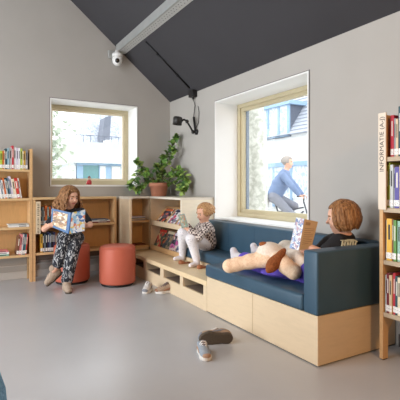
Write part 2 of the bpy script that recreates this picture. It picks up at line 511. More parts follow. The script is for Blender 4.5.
# back window: lining, frame, pane, sill
bm = bmesh.new(); x0, x1, z0, z1 = W1; t = .014
bx(bm, x0, x0 + t, WY - .006, WY + .33, z0, z1); bx(bm, x1 - t, x1, WY - .006, WY + .33, z0, z1)
bx(bm, x0 + t, x1 - t, WY - .006, WY + .33, z1 - t, z1)
struct('trim_1', bm, M['white'])
bm = bmesh.new()
for a in ((x0 - .008, x0, z0, z1 + .008), (x1, x1 + .005, z0, z1 + .008), (x0, x1, z1, z1 + .009)):
    bx(bm, a[0], a[1], WY - .003, WY + .01, a[2], a[3])
struct('trim_3', bm, plain('grey_stop_bead', (120, 118, 116), .5, .02))
bm = bmesh.new()
def win_frame_xz(bm, x0, x1, z0, z1, w, y0, y1):
    bx(bm, x0, x0 + w, y0, y1, z0, z1); bx(bm, x1 - w, x1, y0, y1, z0, z1)
    bx(bm, x0 + w, x1 - w, y0, y1, z0, z0 + w); bx(bm, x0 + w, x1 - w, y0, y1, z1 - w, z1)
fy = WY + .33
win_frame_xz(bm, x0 + .004, x1 - .004, z0 + .02, z1 - .004, .06, fy, fy + .06)
wf = struct('window_1', bm, M['frame'])
bm = bmesh.new(); win_frame_xz(bm, x0 + .064, x1 - .064, z0 + .08, z1 - .064, .03, fy + .018, fy + .055)
obj('sash', bm, plain('cream_sash', (226, 216, 190), .45, .02), wf)
bm = bmesh.new(); bx(bm, x0 + .09, x1 - .09, fy + .034, fy + .040, z0 + .105, z1 - .09); obj('pane', bm, M['glass'], wf)
bm = bmesh.new(); bx(bm, x0 + t, x1 - t, WY - .02, fy, z0 + .0, z0 + .022); obj('sill', bm, M['white'], wf)
# right window
bm = bmesh.new(); y0, y1, z0, z1 = W2
bx(bm, WX - .006, WX + .31, y0, y0 + t, z0, z1); bx(bm, WX - .006, WX + .31, y1 - t, y1, z0, z1)
bx(bm, WX - .006, WX + .31, y0 + t, y1 - t, z1 - t, z1)
struct('trim_2', bm, M['white'])
bm = bmesh.new()
for a in ((y0 - .012, y0, z0, z1 + .008), (y1, y1 + .004, z0, z1 + .008), (y0, y1, z1, z1 + .008)):
    bx(bm, WX - .004, WX + .01, a[0], a[1], a[2], a[3])
struct('trim_4', bm, plain('dark_stop_bead', (104, 102, 100), .5, .02))
def win_frame_yz(bm, y0, y1, z0, z1, w, x0, x1):
    bx(bm, x0, x1, y0, y0 + w, z0, z1); bx(bm, x0, x1, y1 - w, y1, z0, z1)
    bx(bm, x0, x1, y0 + w, y1 - w, z0, z0 + w); bx(bm, x0, x1, y0 + w, y1 - w, z1 - w, z1)
fx = WX + .313
bm = bmesh.new(); win_frame_yz(bm, y0 + .004, y1 - .004, z0 + .012, z1 - .004, .055, fx, fx + .07)
wf2 = struct('window_2', bm, M['frame'])
bm = bmesh.new(); win_frame_yz(bm, y0 + .059, y1 - .059, z0 + .067, z1 - .059, .042, fx + .02, fx + .06); obj('sash', bm, M['frame'], wf2)
bm = bmesh.new(); bx(bm, fx + .036, fx + .042, y0 + .098, y1 - .098, z0 + .105, z1 - .098); obj('pane', bm, M['glass'], wf2)
bm = bmesh.new(); bx(bm, WX - .01, fx, y0 + t, y1 - t, z0, z0 + .018); obj('sill', bm, M['white'], wf2)
bm = bmesh.new(); bx(bm, fx + .062, fx + .098, y1 - .116, y1 - .092, z0 + .06, z1 - .06); obj('outer_jamb', bm, plain('slate_blue_jamb', (112, 124, 138), .5, .03), wf2)
bm = bmesh.new()
for ya, yb, xa, xb in ((1.0, 1.08, -2.5, -1.1), (3.72, 3.8, -2.5, -1.1), (1.08, 3.72, -2.5, -2.42), (1.08, 3.72, -1.18, -1.1)):
    prism(bm, [(xa, ya, roof(xa) - .03), (xb, ya, roof(xb) - .03), (xb, ya, roof(xb)), (xa, ya, roof(xa))], (0, yb - ya, 0))
struct('window_5', bm, M['white'])  # unseen frame added around the overhead fill light; the slope has no opening
for i, (a, b) in enumerate(LW):
    bm = bmesh.new(); win_frame_yz(bm, a, b, .10, 2.25, .06, LX - .2, LX - .13)
    w = struct('window_%d' % (3 + i), bm, M['frame'])
    bm = bmesh.new(); bx(bm, LX - .17, LX - .164, a + .05, b - .05, .15, 2.2); obj('pane', bm, M['glass'], w)

# ------------------------------------------------------------------ beam, rail, camera, lamp
b = thing('steel_beam', (1.88, 1.2, 2.88), 'pale grey perforated steel beam running along the dark sloping ceiling', 'beam')
box_part('web', (1.822, 1.842, -2.6, 5.40, 2.88, 2.99), M['steel'], b)
bm = bmesh.new(); bx(bm, 1.842, 1.965, -2.6, 5.40, 2.88, 2.90)
obj('bottom_flange', bm, plain('pale_steel', (204, 205, 202), .45, .04, 9, metal=.2), b)
bm = bmesh.new(); q = random.Random(3)
for i in range(46):
    y = 5.2 - i * .055
    for x in (1.868, 1.906):
        lathe(bm, [(.0, -.001), (.0055, -.001), (.0055, .001), (0, .001)], (x, y + q.uniform(-.008, .008), 2.8795), 8)
obj('perforation_row', bm, M['black'], b)
box_part('end_plate', (1.72, 1.90, 5.40, 5.435, 2.80, 2.90), M['steel'], b, .003, 1)

def on_ceiling(px, py):
    r = (px - 200) / FOC; dx = r * CA + SA; dz = (HOR - py) / FOC
    d = (EAVE + SL * WX - EYE) / (dz + SL * dx)
    return at(px, py, d)
p0, p1 = on_ceiling(146, 41), on_ceiling(190, 87.5)
nrm = Vector((-SL, 0, -1)).normalized()
t = thing('ceiling_cable_duct', p0, 'thin black cable duct on the dark slope from steel beam to wall corner', 'cable duct')
bm = bmesh.new(); tube(bm, [p0 + nrm * .012, p1 + nrm * .012], .012, 8); obj('duct', bm, M['black'], t)
for k in (.25, .72):
    c = p0.lerp(p1, k) + nrm * .014; bm = bmesh.new(); dv = (p1 - p0).normalized()
    tube(bm, [c - dv * .02, c + dv * .02], .019, 10); obj('clip', bm, M['black'], t)
jc = at(192, 92.5, 5.36)
t = thing('junction_box', jc, 'small black junction box where right wall meets dark ceiling', 'junction box')
bm = bmesh.new(); bx(bm, WX - .075, WX - .001, jc.y - .055, jc.y + .055, jc.z - .06, jc.z + .03); bevel(bm, .008, 2); obj('housing', bm, M['black'], t)
bm = bmesh.new(); tube(bm, [(WX - .04, jc.y, jc.z - .05), (WX - .03, jc.y, jc.z - .085)], .014, 10); obj('gland', bm, M['black'], t)

mt = at(196.5, 132, 5.34); mt.x = WX
t = thing('wall_lamp', mt, 'black jointed wall lamp with drum shade beside the right window', 'lamp')
bm = bmesh.new(); lathe(bm, [(0, 0), (.035, 0), (.035, .02), (.022, .03), (0, .03)], mt, 20, (-1, 0, 0)); obj('wall_plate', bm, M['black'], t)
e1 = mt + Vector((-.05, .02, 0)); e2 = at(187, 121.5, 5.24); e3 = at(184, 119.5, 5.22)
bm = bmesh.new(); tube(bm, [mt + Vector((-.02, 0, 0)), e1], .012, 8); tube(bm, [e1, e2], .012, 8); obj('lower_arm', bm, M['black'], t)
for e in (e1, e2):
    bm = bmesh.new(); lathe(bm, [(0, -.02), (.022, -.02), (.022, .02), (0, .02)], e, 16, LAT.cross(UP)); obj('joint', bm, M['black'], t)
sc_ = at(177.5, 121, 5.2)
bm = bmesh.new(); tube(bm, [e2, e3, sc_ + LAT * .05], .013, 8); obj('upper_arm', bm, M['black'], t)
bm = bmesh.new(); ax = (UP * 1.0 + LAT * .12).normalized()
lathe(bm, [(0, .052), (.045, .052), (.056, .042), (.058, -.048), (.054, -.048), (.05, .03), (0, .03)], sc_, 28, ax); obj('shade', bm, plain('black_shade', (30, 28, 27), .45, .05), t)
bm = bmesh.new(); lathe(bm, [(.0, .03), (.02, .02), (.03, -.01), (.018, -.035), (0, -.04)], sc_, 16, ax); obj('bulb', bm, M['plastic'], t)
h0 = Vector((WX - .03, at(193.5, 117, 5.36).y, at(193.5, 117, 5.36).z)); h1 = Vector((WX - .03, at(196, 128.5, 5.34).y, at(196, 128.5, 5.34).z))
bm = bmesh.new(); tube(bm, [h0, h1, mt + Vector((-.03, 0, .0))], .014, 8); obj('handle', bm, M['black'], t)
bm = bmesh.new(); tube(bm, [Vector((WX - .03, jc.y, jc.z - .085)), Vector((WX - .012, jc.y - .01, jc.z - .16)), h0], .005, 6)
cb = [h1 + Vector((0, 0, -.02)), h1 + Vector((.022, -.05, .07)), h1 + Vector((.024, -.06, .2)), h1 + Vector((.024, -.035, .28))]
tube(bm, cb, .0035, 6); obj('cable', bm, M['black'], t)

cc = at(117.3, 60.5, 5.52)
t = thing('security_camera', (cc.x, cc.y, 2.88), 'white dome security camera under the end of steel beam', 'security camera')
bm = bmesh.new(); lathe(bm, [(0, .133), (.03, .133), (.034, .10), (.066, .085), (.068, .05), (0, .05)], cc, 28); obj('mount', bm, M['plastic'], t)
bm = bmesh.new(); lathe(bm, [(0, .06), (.064, .06), (.066, 0), (.058, -.034), (.035, -.062), (0, -.07)], cc, 28); obj('housing', bm, M['plastic'], t)
la = (Vector((0, 0, 1.1)) - cc).normalized()
bm = bmesh.new(); lathe(bm, [(0, .071), (.022, .071), (.029, .064), (.031, .04), (0, .04)], cc, 20, la); obj('lens', bm, plain('black_lens', (14, 14, 16), .12, .02), t)

# ------------------------------------------------------------------ bookcases
def end_panel_y(bm, x0, x1, y0, y1, z0, z1, leg):
    """upright of a bookcase facing -Y: panel with two tapered legs"""
    pts = [(y0, z1), (y0, 0), (y0 + leg, 0), (y0 + leg, z0 - .12), (y0 + leg * 2.0, z0 - .02), (y1 - leg * 2.0, z0 - .02), (y1 - leg, z0 - .12), (y1 - leg, 0), (y1, 0), (y1, z1)]
    prism(bm, [(x0, a, b) for a, b in pts], (x1 - x0, 0, 0))

BY0, BY1 = 5.17, 5.425
t = thing('tall_bookcase', (.25, 5.3, 0), 'tall oak bookcase on the left, open on top, books on four shelves', 'bookcase')
for xa, xb in ((-.26, -.232), (.718, .746)):
    bm = bmesh.new(); end_panel_y(bm, xa, xb, BY0, BY1, .30, 1.535, .055); obj('side_panel', bm, M['oak'], t)
for z in (.315, .635, .965, 1.295):
    box_part('shelf', (-.232, .718, BY0 + .004, BY1 - .012, z - .026, z), M['edge'], t, .002, 1)
box_part('back_panel', (-.232, .718, BY1 - .012, BY1, .29, 1.44), M['oak_back'], t)

t = thing('low_bookcase', (1.25, 5.3, 0), 'low oak bookcase under the back window, behind the reading girl', 'bookcase')
for xa, xb in ((.750, .778), (1.725, 1.750)):
    bm = bmesh.new(); end_panel_y(bm, xa, xb, BY0, BY1, .30, .945, .055); obj('side_panel', bm, M['oak'], t)
box_part('middle_upright', (1.262, 1.282, BY0 + .02, BY1 - .012, .315, .945), M['oak'], t)
for z in (.325, .645):
    box_part('shelf', (.778, 1.725, BY0 + .004, BY1 - .012, z - .026, z), M['edge'], t, .002, 1)
box_part('top_board', (.750, 1.750, BY0 - .004, BY1, .945, .972), M['edge'], t, .003, 1)
box_part('back_panel', (.778, 1.725, BY1 - .012, BY1, .30, .945), M['oak_back'], t)
box_part('plinth_rail', (.778, 1.725, BY0 + .03, BY0 + .05, .235, .299), plain('dark_rail', (74, 66, 58), .6, .05), t)  # dark brown fascia below the bottom shelf
sg = box_part('sign', (.782, .832, BY0 - .012, BY0 - .001, .55, .925), plain('cream_sign', (226, 208, 176), .6, .03), t)
bm = bmesh.new(); q = random.Random(11); z = .56
while z < .915:
    ln = q.uniform(.008, .02)
    if q.random() < .86: bx(bm, .797, .815 + q.uniform(-.004, .004), BY0 - .0135, BY0 - .0118, z, z + ln * .55)
    z += ln + .003
obj('lettering', bm, plain('dark_lettering', (92, 78, 62), .7, .03), sg)

# corner shelf with its high end panel
t = thing('corner_shelf', (2.0, 5.3, 0), 'birch corner shelf unit left of the potted plant, holding magazine stacks', 'shelf unit')
box_part('end_panel', (1.795, 1.823, 4.82, 5.425, 0, .945), M['birch'], t)
box_part('back_panel', (1.823, 2.625, 5.413, 5.425, .30, .945), M['oak_back'], t)
box_part('side_panel', (2.200, 2.222, 5.17, 5.413, .30, .945), M['birch'], t)
for z in (.325, .655):
    box_part('shelf', (1.823, 2.20, 5.172, 5.413, z - .028, z), M['edge'], t, .002, 1)
bm = bmesh.new(); prism(bm, [(1.79, 4.815, .945), (1.83, 4.815, .945), (1.83, 5.14, .945), (2.19, 5.14, .945), (2.63, 5.14, .945), (2.63, 5.43, .945), (1.79, 5.43, .945)], (0, 0, .025))
obj('top_board', bm, plain('pale_top', (214, 204, 188), .5, .04, 14), t)
box_part('plinth', (1.823, 2.20, 5.18, 5.20, .27, .298), M['birch'], t)

t = thing('magazine_rack', (2.42, 4.7, 0), 'birch magazine rack along the right wall behind the reading toddler', 'magazine rack')
MY0, MY1 = 4.243, 5.138
box_part('end_panel', (2.20, 2.632, MY0, MY0 + .022, .2685, .945), plain('pale_birch_panel', (236, 226, 204), .5, .04, 10, stretch=(1, 1, 8)), t)
box_part('end_panel', (2.20, 2.632, MY1 - .022, MY1, .2685, .945), M['birch'], t)
box_part('top_board', (2.194, 2.634, MY0 - .004, MY1, .945, .970), plain('pale_top_board', (222, 213, 198), .5, .04, 14), t)
box_part('back_panel', (2.615, 2.632, MY0 + .022, MY1 - .022, .2685, .945), M['oak_back'], t)
RACK = {.648: (2.226, .622, .20, .215), .325: (2.230, .300, .12, .245)}     # foot of the slope, run and rise
for z in (.325, .648):
    xb, zb, run, rise = RACK[z]
    pr = [(2.212, z - .05), (2.212, z - .035), (xb, z - .028), (xb + run, z - .028 + rise), (xb + run + .014, z - .028 + rise), (xb + .02, z - .05)]
    bm = bmesh.new(); prism(bm, [(a, MY0 + .022, c) for a, c in pr], (0, MY1 - MY0 - .044, 0)); obj('sloping_shelf', bm, M['oak'], t)
    box_part('lip', (2.198, 2.212, MY0 + .022, MY1 - .022, z - .05, z + .012), M['birch'] if z > .5 else M['oak'], t, .002, 1)

# right-hand bookcase, facing -X
RX0, RX1, RY0, RY1 = 2.33, 2.615, .80, 1.75
t = thing('information_bookcase', (2.48, 1.28, 0), 'tall bookcase at right edge with vertical lettered sign on its end', 'bookcase')
for ya, yb in ((RY0, RY0 + .025), (RY1 - .025, RY1)):
    L = .05
    pts = [(RX0, 1.555), (RX0, 0.006), (RX0 + L, 0.006), (RX0 + L, .17), (RX0 + .13, .27), (RX1 - .13, .27), (RX1 - L, .17), (RX1 - L, 0.006), (RX1, 0.006), (RX1, 1.555)]
    bm = bmesh.new(); prism(bm, [(a, ya, c) for a, c in pts], (0, yb - ya, 0)); up = obj('side_panel', bm, M['oak'], t)
    for xx in (RX0 + .004, RX1 - L + .004):
        bm = bmesh.new(); bx(bm, xx, xx + L - .008, ya + .002, yb - .002, 0, .007); obj('foot', bm, M['black'], up)
SZ = (.305, .635, .965, 1.285)
for z in SZ:
    box_part('shelf', (RX0 + .003, RX1 - .012, RY0 + .025, RY1 - .025, z - .028, z), plain('greyed_oak_edge_%d' % int(z * 100), (186, 168, 142), .55, .06, 8), t, .002, 1)
box_part('back_panel', (RX1 - .012, RX1, RY0 + .025, RY1 - .025, .28, 1.45), M['oak_back'], t)
sg = box_part('sign', (RX0 - .010, RX0 - .001, RY1 - .052, RY1 + .002, .955, 1.565), plain('cream_sign_board', (226, 212, 194), .6, .02), t)
fc = bpy.data.curves.new('text', 'FONT'); fc.body = 'INFORMATIE (A-J)'; fc.size = .048; fc.extrude = .0008; fc.align_x = 'LEFT'; fc.align_y = 'CENTER'
fo = bpy.data.objects.new('tmp_text', fc); COL.objects.link(fo)
dg = bpy.context.evaluated_depsgraph_get()
me = bpy.data.meshes.new_from_object(fo.evaluated_get(dg)); bpy.data.objects.remove(fo, do_unlink=True)
xs = [v.co.x for v in me.vertices]; wd = max(xs) - min(xs); kx = .345 / wd
# text reads upwards: text +x -> world +z, text +y -> world +Y (left of the viewer), facing -X
for v in me.vertices:
    x, y, z = v.co; v.co = (RX0 - .0104 - z, RY1 - .025 + y * .86, 1.195 + (x - min(xs)) * kx)
link('lettering', me, plain('sign_lettering', (84, 76, 72), .7, .02), sg)

# ------------------------------------------------------------------ books
ORD = ['first', 'second', 'third', 'fourth', 'fifth', 'sixth', 'seventh', 'eighth', 'ninth', 'tenth', 'eleventh', 'twelfth', 'thirteenth',
       'fourteenth', 'fifteenth', 'sixteenth', 'seventeenth', 'eighteenth', 'nineteenth', 'twentieth']
CN = {'lime': (176, 196, 72), 'orange': (222, 112, 48), 'cream': (226, 214, 186), 'dark teal': (38, 78, 88), 'pale blue': (150, 184, 196),
      'pale grey': (196, 202, 200), 'crimson': (190, 48, 66), 'white': (232, 232, 230), 'lilac': (206, 198, 214), 'green': (96, 148, 72),
      'yellow': (226, 178, 66), 'grey': (142, 144, 150), 'navy': (38, 46, 86), 'red': (200, 50, 44), 'brown': (122, 78, 56), 'teal': (52, 138, 138),
      'pink': (216, 128, 132), 'black': (30, 30, 34), 'blue': (58, 98, 168), 'slate blue': (92, 116, 140), 'violet': (92, 84, 158), 'olive': (134, 138, 62),
      'beige': (214, 190, 156), 'maroon': (116, 38, 46), 'mint': (150, 196, 176)}
def book_mesh_parts(tk, h, d, color):
    c = min(.003, tk * .2)
    bm = bmesh.new()
    prism(bm, [(-tk / 2, d, 0), (-tk / 2, 0, 0), (tk / 2, 0, 0), (tk / 2, d, 0), (tk / 2 - c, d, 0), (tk / 2 - c, c, 0), (-tk / 2 + c, c, 0), (-tk / 2 + c, d, 0)], (0, 0, h))
    return bm, c
def book(tk, h, d, cname, mtx, label, group, sticker=True, mat=None):
    bm, c = book_mesh_parts(tk, h, d, cname)
    o = obj('book', bm, mat or flat(CN[cname], .5)); tag(o, label, 'book', group); o.matrix_world = mtx
    bm = bmesh.new(); bx(bm, -tk / 2 + c, tk / 2 - c, c, d - .004, .003, h - .003); obj('pages', bm, M['paper'], o)
    if sticker:
        bm = bmesh.new(); bx(bm, -tk / 2 + .0005, tk / 2 - .0005, -.0006, 0, .012, .05); obj('spine_label', bm, M['sticker'], o)
    bm = bmesh.new(); bx(bm, -tk * .18, tk * .18, -.0005, 0, h * .5, h * .86); obj('spine_title', bm, flat((40, 40, 44) if sum(CN[cname]) > 380 else (226, 222, 210)), o)
    return o

def row(spec, x, y, z, where, group, lean=0.0, d=.17, facing='back', side='left'):
    """spec: (colour, thickness, height); books stand on z, side by side from x, spine plane at y.
    facing back: spines face -Y and x runs to +X; facing right: spines face -X, row runs to -Y"""
    n = 0; gap = .0012
    for cn, tk, h in spec:
        n += 1
        l = math.radians(lean)
        dd = d * (.9 + .2 * rnd.random())
        jitter = rnd.uniform(0, .012)
        step = tk / math.cos(l) + gap
        # pivot about the lower right corner when leaning left (top to the left)
        if lean >= 0:
            loc = Matrix.Translation((tk, 0, 0)) @ Matrix.Rotation(-l, 4, 'Y') @ Matrix.Translation((-tk / 2, 0, 0))
        else:
            loc = Matrix.Translation((0, 0, 0)) @ Matrix.Rotation(-l, 4, 'Y') @ Matrix.Translation((tk / 2, 0, 0))
        if lean > 0: loc = Matrix.Translation((step - tk, 0, 0)) @ loc
        if facing == 'back':
            mtx = Matrix.Translation((x, y + jitter, z + .001)) @ loc; x += step
        else:
            mtx = Matrix.Translation((y + jitter, x, z + .001)) @ Matrix.Rotation(-R90, 4, 'Z') @ loc; x -= step
        sz = 'thin ' if tk < .014 else ('thick ' if tk > .027 else '')
        lab = '%s%s book, %s from the %s %s' % (sz, cn, ORD[n - 1], side, where)
        book(tk, h, dd, cn, mtx, lab, group)
    return x

# tall bookcase: rows in view (the shelf runs on past the edge of the photograph)
row([('grey', .02, .2), ('lime', .024, .205), ('orange', .017, .205), ('cream', .009, .21), ('dark teal', .021, .232), ('pale blue', .02, .24), ('pale grey', .026, .245),
     ('crimson', .018, .268), ('white', .026, .25), ('lilac', .02, .245), ('white', .018, .245), ('lime', .022, .24), ('cream', .012, .21), ('yellow', .02, .215), ('grey', .022, .225)],
    .385, BY0 + .02, 1.295, 'on open top shelf of left bookcase', 'books on the open top shelf of the left bookcase')
row([('navy', .014, .235), ('white', .022, .23), ('slate blue', .010, .215), ('white', .016, .21), ('orange', .018, .235), ('pale grey', .014, .215), ('dark teal', .016, .235), ('slate blue', .014, .23),
     ('lilac', .022, .255), ('cream', .03, .225), ('red', .030, .235), ('white', .018, .235)],
    .395, BY0 + .02, .965, 'leaning on second shelf of left bookcase', 'leaning books on the second shelf of the left bookcase', lean=9)
row([('brown', .026, .215), ('pink', .022, .235), ('pale grey', .014, .235), ('navy', .012, .238), ('teal', .014, .235), ('red', .012, .235)],
    .575, BY0 + .03, .315, 'leaning on bottom shelf of left bookcase', 'leaning books on the bottom shelf of the left bookcase', lean=-6)
def flat_book(tk, h, d, cname, x, y, z, label, group, rz=0.0, tilt=0):
    """lying book, spine towards -Y"""
    m = Matrix.Translation((x, y, z + tk / 2 + .0008)) @ Matrix.Rotation(rz, 4, 'Z') @ Matrix.Rotation(R90, 4, 'Y') @ Matrix.Translation((0, 0, -h / 2))
    return book(tk, h, d, cname, m, label, group, sticker=False)
g = 'books lying flat in the left bookcase'
flat_book(.02, .215, .16, 'white', .605, BY0 + .02, .635, 'lower pale book lying flat on third shelf of left bookcase', g)
flat_book(.014, .215, .16, 'pale grey', .6, BY0 + .022, .656, 'upper pale book lying flat on third shelf of left bookcase', g, .03)
flat_book(.022, .2, .16, 'mint', .40, BY0 + .02, .315, 'lowest book of flat pile at left on bottom shelf', g, .05)
flat_book(.02, .19, .15, 'white', .405, BY0 + .02, .338, 'middle book of flat pile at left on bottom shelf', g, -.06)
flat_book(.016, .185, .15, 'pink', .40, BY0 + .024, .359, 'top book of flat pile at left on bottom shelf', g, .02)

# low bookcase behind the girl
row([('slate blue', .02, .2), ('pale blue', .016, .21), ('brown', .014, .19), ('orange', .024, .225), ('teal', .014, .21), ('orange', .02, .215), ('navy', .018, .22), ('grey', .02, .2)],
    .836, BY0 + .02, .645, 'on upper shelf behind the reading girl', 'books on the upper shelf of the low bookcase')
row([('yellow', .024, .215), ('black', .016, .225), ('pale blue', .013, .215), ('black', .022, .23), ('navy', .022, .235), ('slate blue', .016, .22), ('black', .02, .235), ('navy', .024, .23), ('brown', .02, .22)],
    .836, BY0 + .02, .325, 'on bottom shelf behind the reading girl', 'books on the bottom shelf of the low bookcase')
g = 'books lying flat in the low bookcase'
flat_book(.016, .3, .19, 'maroon', 1.52, BY0 + .015, .645, 'dark red book at bottom of flat stack beside the girl', g)
flat_book(.014, .29, .19, 'white', 1.53, BY0 + .012, .662, 'white book in middle of flat stack beside the girl', g, .03)
flat_book(.012, .28, .19, 'slate blue', 1.51, BY0 + .018, .677, 'blue-grey book on top of flat stack beside the girl', g, -.04)

# right-hand bookcase (only its far end is in view)
row([('crimson', .022, .262), ('grey', .012, .24), ('beige', .016, .235), ('dark teal', .022, .31), ('maroon', .02, .29), ('yellow', .02, .25), ('cream', .018, .24), ('blue', .02, .25)],
    RY1 - .055, RX0 + .03, SZ[3], 'on open top shelf of right bookcase', 'books on the open top shelf of the right bookcase', facing='right', side='left')
row([('olive', .012, .27), ('lime', .012, .285), ('pale grey', .022, .27), ('grey', .012, .25), ('violet', .03, .255), ('beige', .022, .265), ('cream', .018, .26), ('red', .02, .24), ('teal', .02, .25)],
    RY1 - .034, RX0 + .015, SZ[2], 'on second shelf of right bookcase', 'books on the second shelf of the right bookcase', facing='right')
row([('grey', .010, .25), ('yellow', .036, .262), ('brown', .010, .26), ('green', .018, .255), ('mint', .022, .25), ('red', .016, .235), ('blue', .02, .255), ('white', .02, .24), ('orange', .02, .25)],
    RY1 - .03, RX0 + .012, SZ[1], 'on third shelf of right bookcase', 'books on the third shelf of the right bookcase', facing='right')
row([('pale grey', .014, .235), ('maroon', .018, .25), ('beige', .018, .24), ('crimson', .016, .255), ('dark teal', .018, .24), ('cream', .02, .235), ('beige', .014, .245), ('brown', .016, .23), ('blue', .018, .24), ('white', .02, .23)],
    RY1 - .03, RX0 + .006, SZ[0], 'on bottom shelf of right bookcase', 'books on the bottom shelf of the right bookcase', facing='right')

# magazines
def magazine_mat(i, cols, sc=26): return patches('magazine_cover_%d' % i, cols, sc, .28, seed=i * 3.1)
MAGC = [[(52, 40, 44), (210, 90, 60), (92, 86, 110), (228, 214, 196), (40, 44, 60)],
        [(232, 230, 228), (120, 120, 140), (200, 70, 110), (236, 232, 226), (70, 72, 90)],
        [(240, 238, 236), (226, 150, 170), (244, 242, 240), (160, 160, 176)],
        [(50, 74, 70), (180, 60, 52), (84, 104, 84), (30, 40, 48), (196, 170, 120)],
        [(94, 96, 92), (150, 134, 108), (46, 60, 78), (186, 110, 70), (60, 72, 66)],
        [(72, 90, 112), (214, 190, 182), (196, 92, 150), (60, 50, 60), (120, 140, 160)],
        [(222, 206, 214), (40, 60, 110), (232, 226, 230), (190, 80, 100), (120, 100, 130)]]
g1 = 'magazines on the sloping shelves'
MG = [(4.908, .648, .235, .25, 'dark magazine with orange print, left on upper sloping shelf'),
      (4.615, .648, .215, .25, 'black and white magazine in middle of upper sloping shelf'),
      (4.375, .648, .17, .255, 'pale pink and white magazine, right on upper sloping shelf'),
      (4.985, .325, .225, .265, 'dark green magazine, leftmost on lower sloping shelf'),
      (4.755, .325, .205, .26, 'olive and brown magazine, second on lower sloping shelf'),
      (4.545, .325, .20, .255, 'blue-grey magazine with pink print, third on lower sloping shelf'),
      (4.36, .325, .155, .265, 'pale magazine with navy print, rightmost on lower sloping shelf')]
for i, (y, z, w, h, lab) in enumerate(MG):
    xb, zb, run, rise = RACK[z]; sl = math.atan2(run, rise)
    bm = bmesh.new(); bx(bm, -.006, -.0005, -w / 2, w / 2, 0, h)
    o = obj('magazine', bm, magazine_mat(i, MAGC[i])); tag(o, lab, 'magazine', g1)
    bm = bmesh.new(); bx(bm, -.0072, -.006, -w / 2 + .01, w / 2 - .01, h * .83, h * .96)
    obj('masthead', bm, flat([(222, 120, 70), (40, 40, 60), (226, 90, 130), (200, 60, 50), (220, 210, 180), (230, 230, 240), (180, 50, 90)][i]), o)
    o.matrix_world = Matrix.Translation((xb - .004 * (i % 2), y, zb + .004)) @ Matrix.Rotation(sl, 4, 'Y')
g2 = 'magazines lying in the corner shelf'
for k, (cn, dz, lab) in enumerate((('grey', 0, 'lowest'), ('beige', 1, 'second lowest'), ('slate blue', 2, 'second highest'), ('lilac', 3, 'topmost'))):
    bm = bmesh.new(); bx(bm, -.13, .13, 0, .20, 0, .0115)
    o = obj('magazine', bm, flat(CN[cn])); tag(o, '%s magazine of grey stack on upper shelf of corner unit' % lab, 'magazine', g2)
    o.matrix_world = Matrix.Translation((2.02 + .006 * (k % 2), 5.185, .6555 + dz * .0125)) @ Matrix.Rotation(.02 * (k - 1.5), 4, 'Z')
for k, (cn, x, lab) in enumerate((('maroon', 1.96, 'dark red magazine lying on bottom of corner unit'), ('brown', 2.1, 'brown magazine lying on bottom of corner unit, nearer the rack'))):
    bm = bmesh.new(); bx(bm, -.06, .06, 0, .17, 0, .016)
    o = obj('magazine', bm, flat(CN[cn])); tag(o, lab, 'magazine', g2); o.matrix_world = Matrix.Translation((x, 5.19, .3255))

# ------------------------------------------------------------------ bench with cubbyholes and sofa
SX = 1.89
t = thing('step_bench', (2.06, 4.1, 0), 'low birch step bench with four open cubbyholes in front of toddler', 'bench')
BYa, BYb = 3.165, 5.165
box_part('deck', (SX, 2.236, BYa, BYb, .222, .268), M['birch_h'], t, .003, 1)
box_part('kickboard', (SX + .002, SX + .022, BYa, BYb, .001, .133), M['birch'], t)
M['cubby'] = plain('shaded_cubby_back', (66, 54, 44), .8, .1, 8)  # recess shade put into the colour of the back panel
box_part('cubby_floor', (SX + .022, 2.19, BYa, BYb, .115, .133), plain('shaded_cubby_floor', (120, 104, 92), .7, .06, 8), t)  # floor coloured darker than the birch to carry the cubbyhole shade
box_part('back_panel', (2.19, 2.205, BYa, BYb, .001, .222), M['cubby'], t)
for a, b in ((3.165, 3.225), (3.615, 3.68), (4.06, 4.145), (4.535, 4.615), (5.0, 5.165)):
    box_part('divider', (SX + .002, 2.19, a, b, .133, .222), M['birch'], t)
bm = bmesh.new(); bx(bm, 2.236, 2.63, 3.165, 4.238, .001, .302); obj('seat_plinth', bm, M['birch'], t)
bm = bmesh.new(); bx(bm, 2.205, 2.236, BYa, MY1 - .9, .001, .2215); bx(bm, 2.236, 2.63, 4.238, 5.165, .001, .268); obj('rear_base', bm, M['birch'], t)

t = thing('sofa', (2.26, 2.5, 0), 'petrol blue corner sofa on birch plinth beneath the right window', 'sofa')
box_part('plinth', (SX, 2.63, 1.85, 3.16, .008, .310), M['birch'], t, .002, 1)
box_part('plinth_base', (SX + .012, 2.62, 1.862, 3.15, 0, .008), M['black'], t)
bm = bmesh.new(); bx(bm, SX - .002, SX + .0005, 2.50, 2.5025, .01, .309); obj('panel_joint', bm, plain('panel_joint', (196, 176, 142), .7, .02), t)
def cushion(name, dims, bev, parent):
    bm = bmesh.new(); bx(bm, *dims); bevel(bm, bev, 4)
    for f in bm.faces: f.smooth = True
    return obj(name, bm, M['blue'], parent)
cushion('seat_cushion', (SX - .012, 2.52, 1.972, 3.175, .311, .418), .022, t)
cushion('seat_cushion', (2.232, 2.52, 3.178, 4.236, .303, .405), .022, t)
cushion('armrest', (SX - .006, 2.63, 1.848, 1.970, .311, .702), .014, t)
cushion('backrest', (2.515, 2.632, 1.972, 4.234, .311, .712), .016, t)
bm = bmesh.new()
for yy in (2.4, 2.83, 3.3, 3.75):
    bx(bm, 2.5138, 2.5152, yy - .0012, yy + .0012, .43, .69)
obj('back_seam', bm, plain('seam', (34, 66, 90), .6, .02), t)

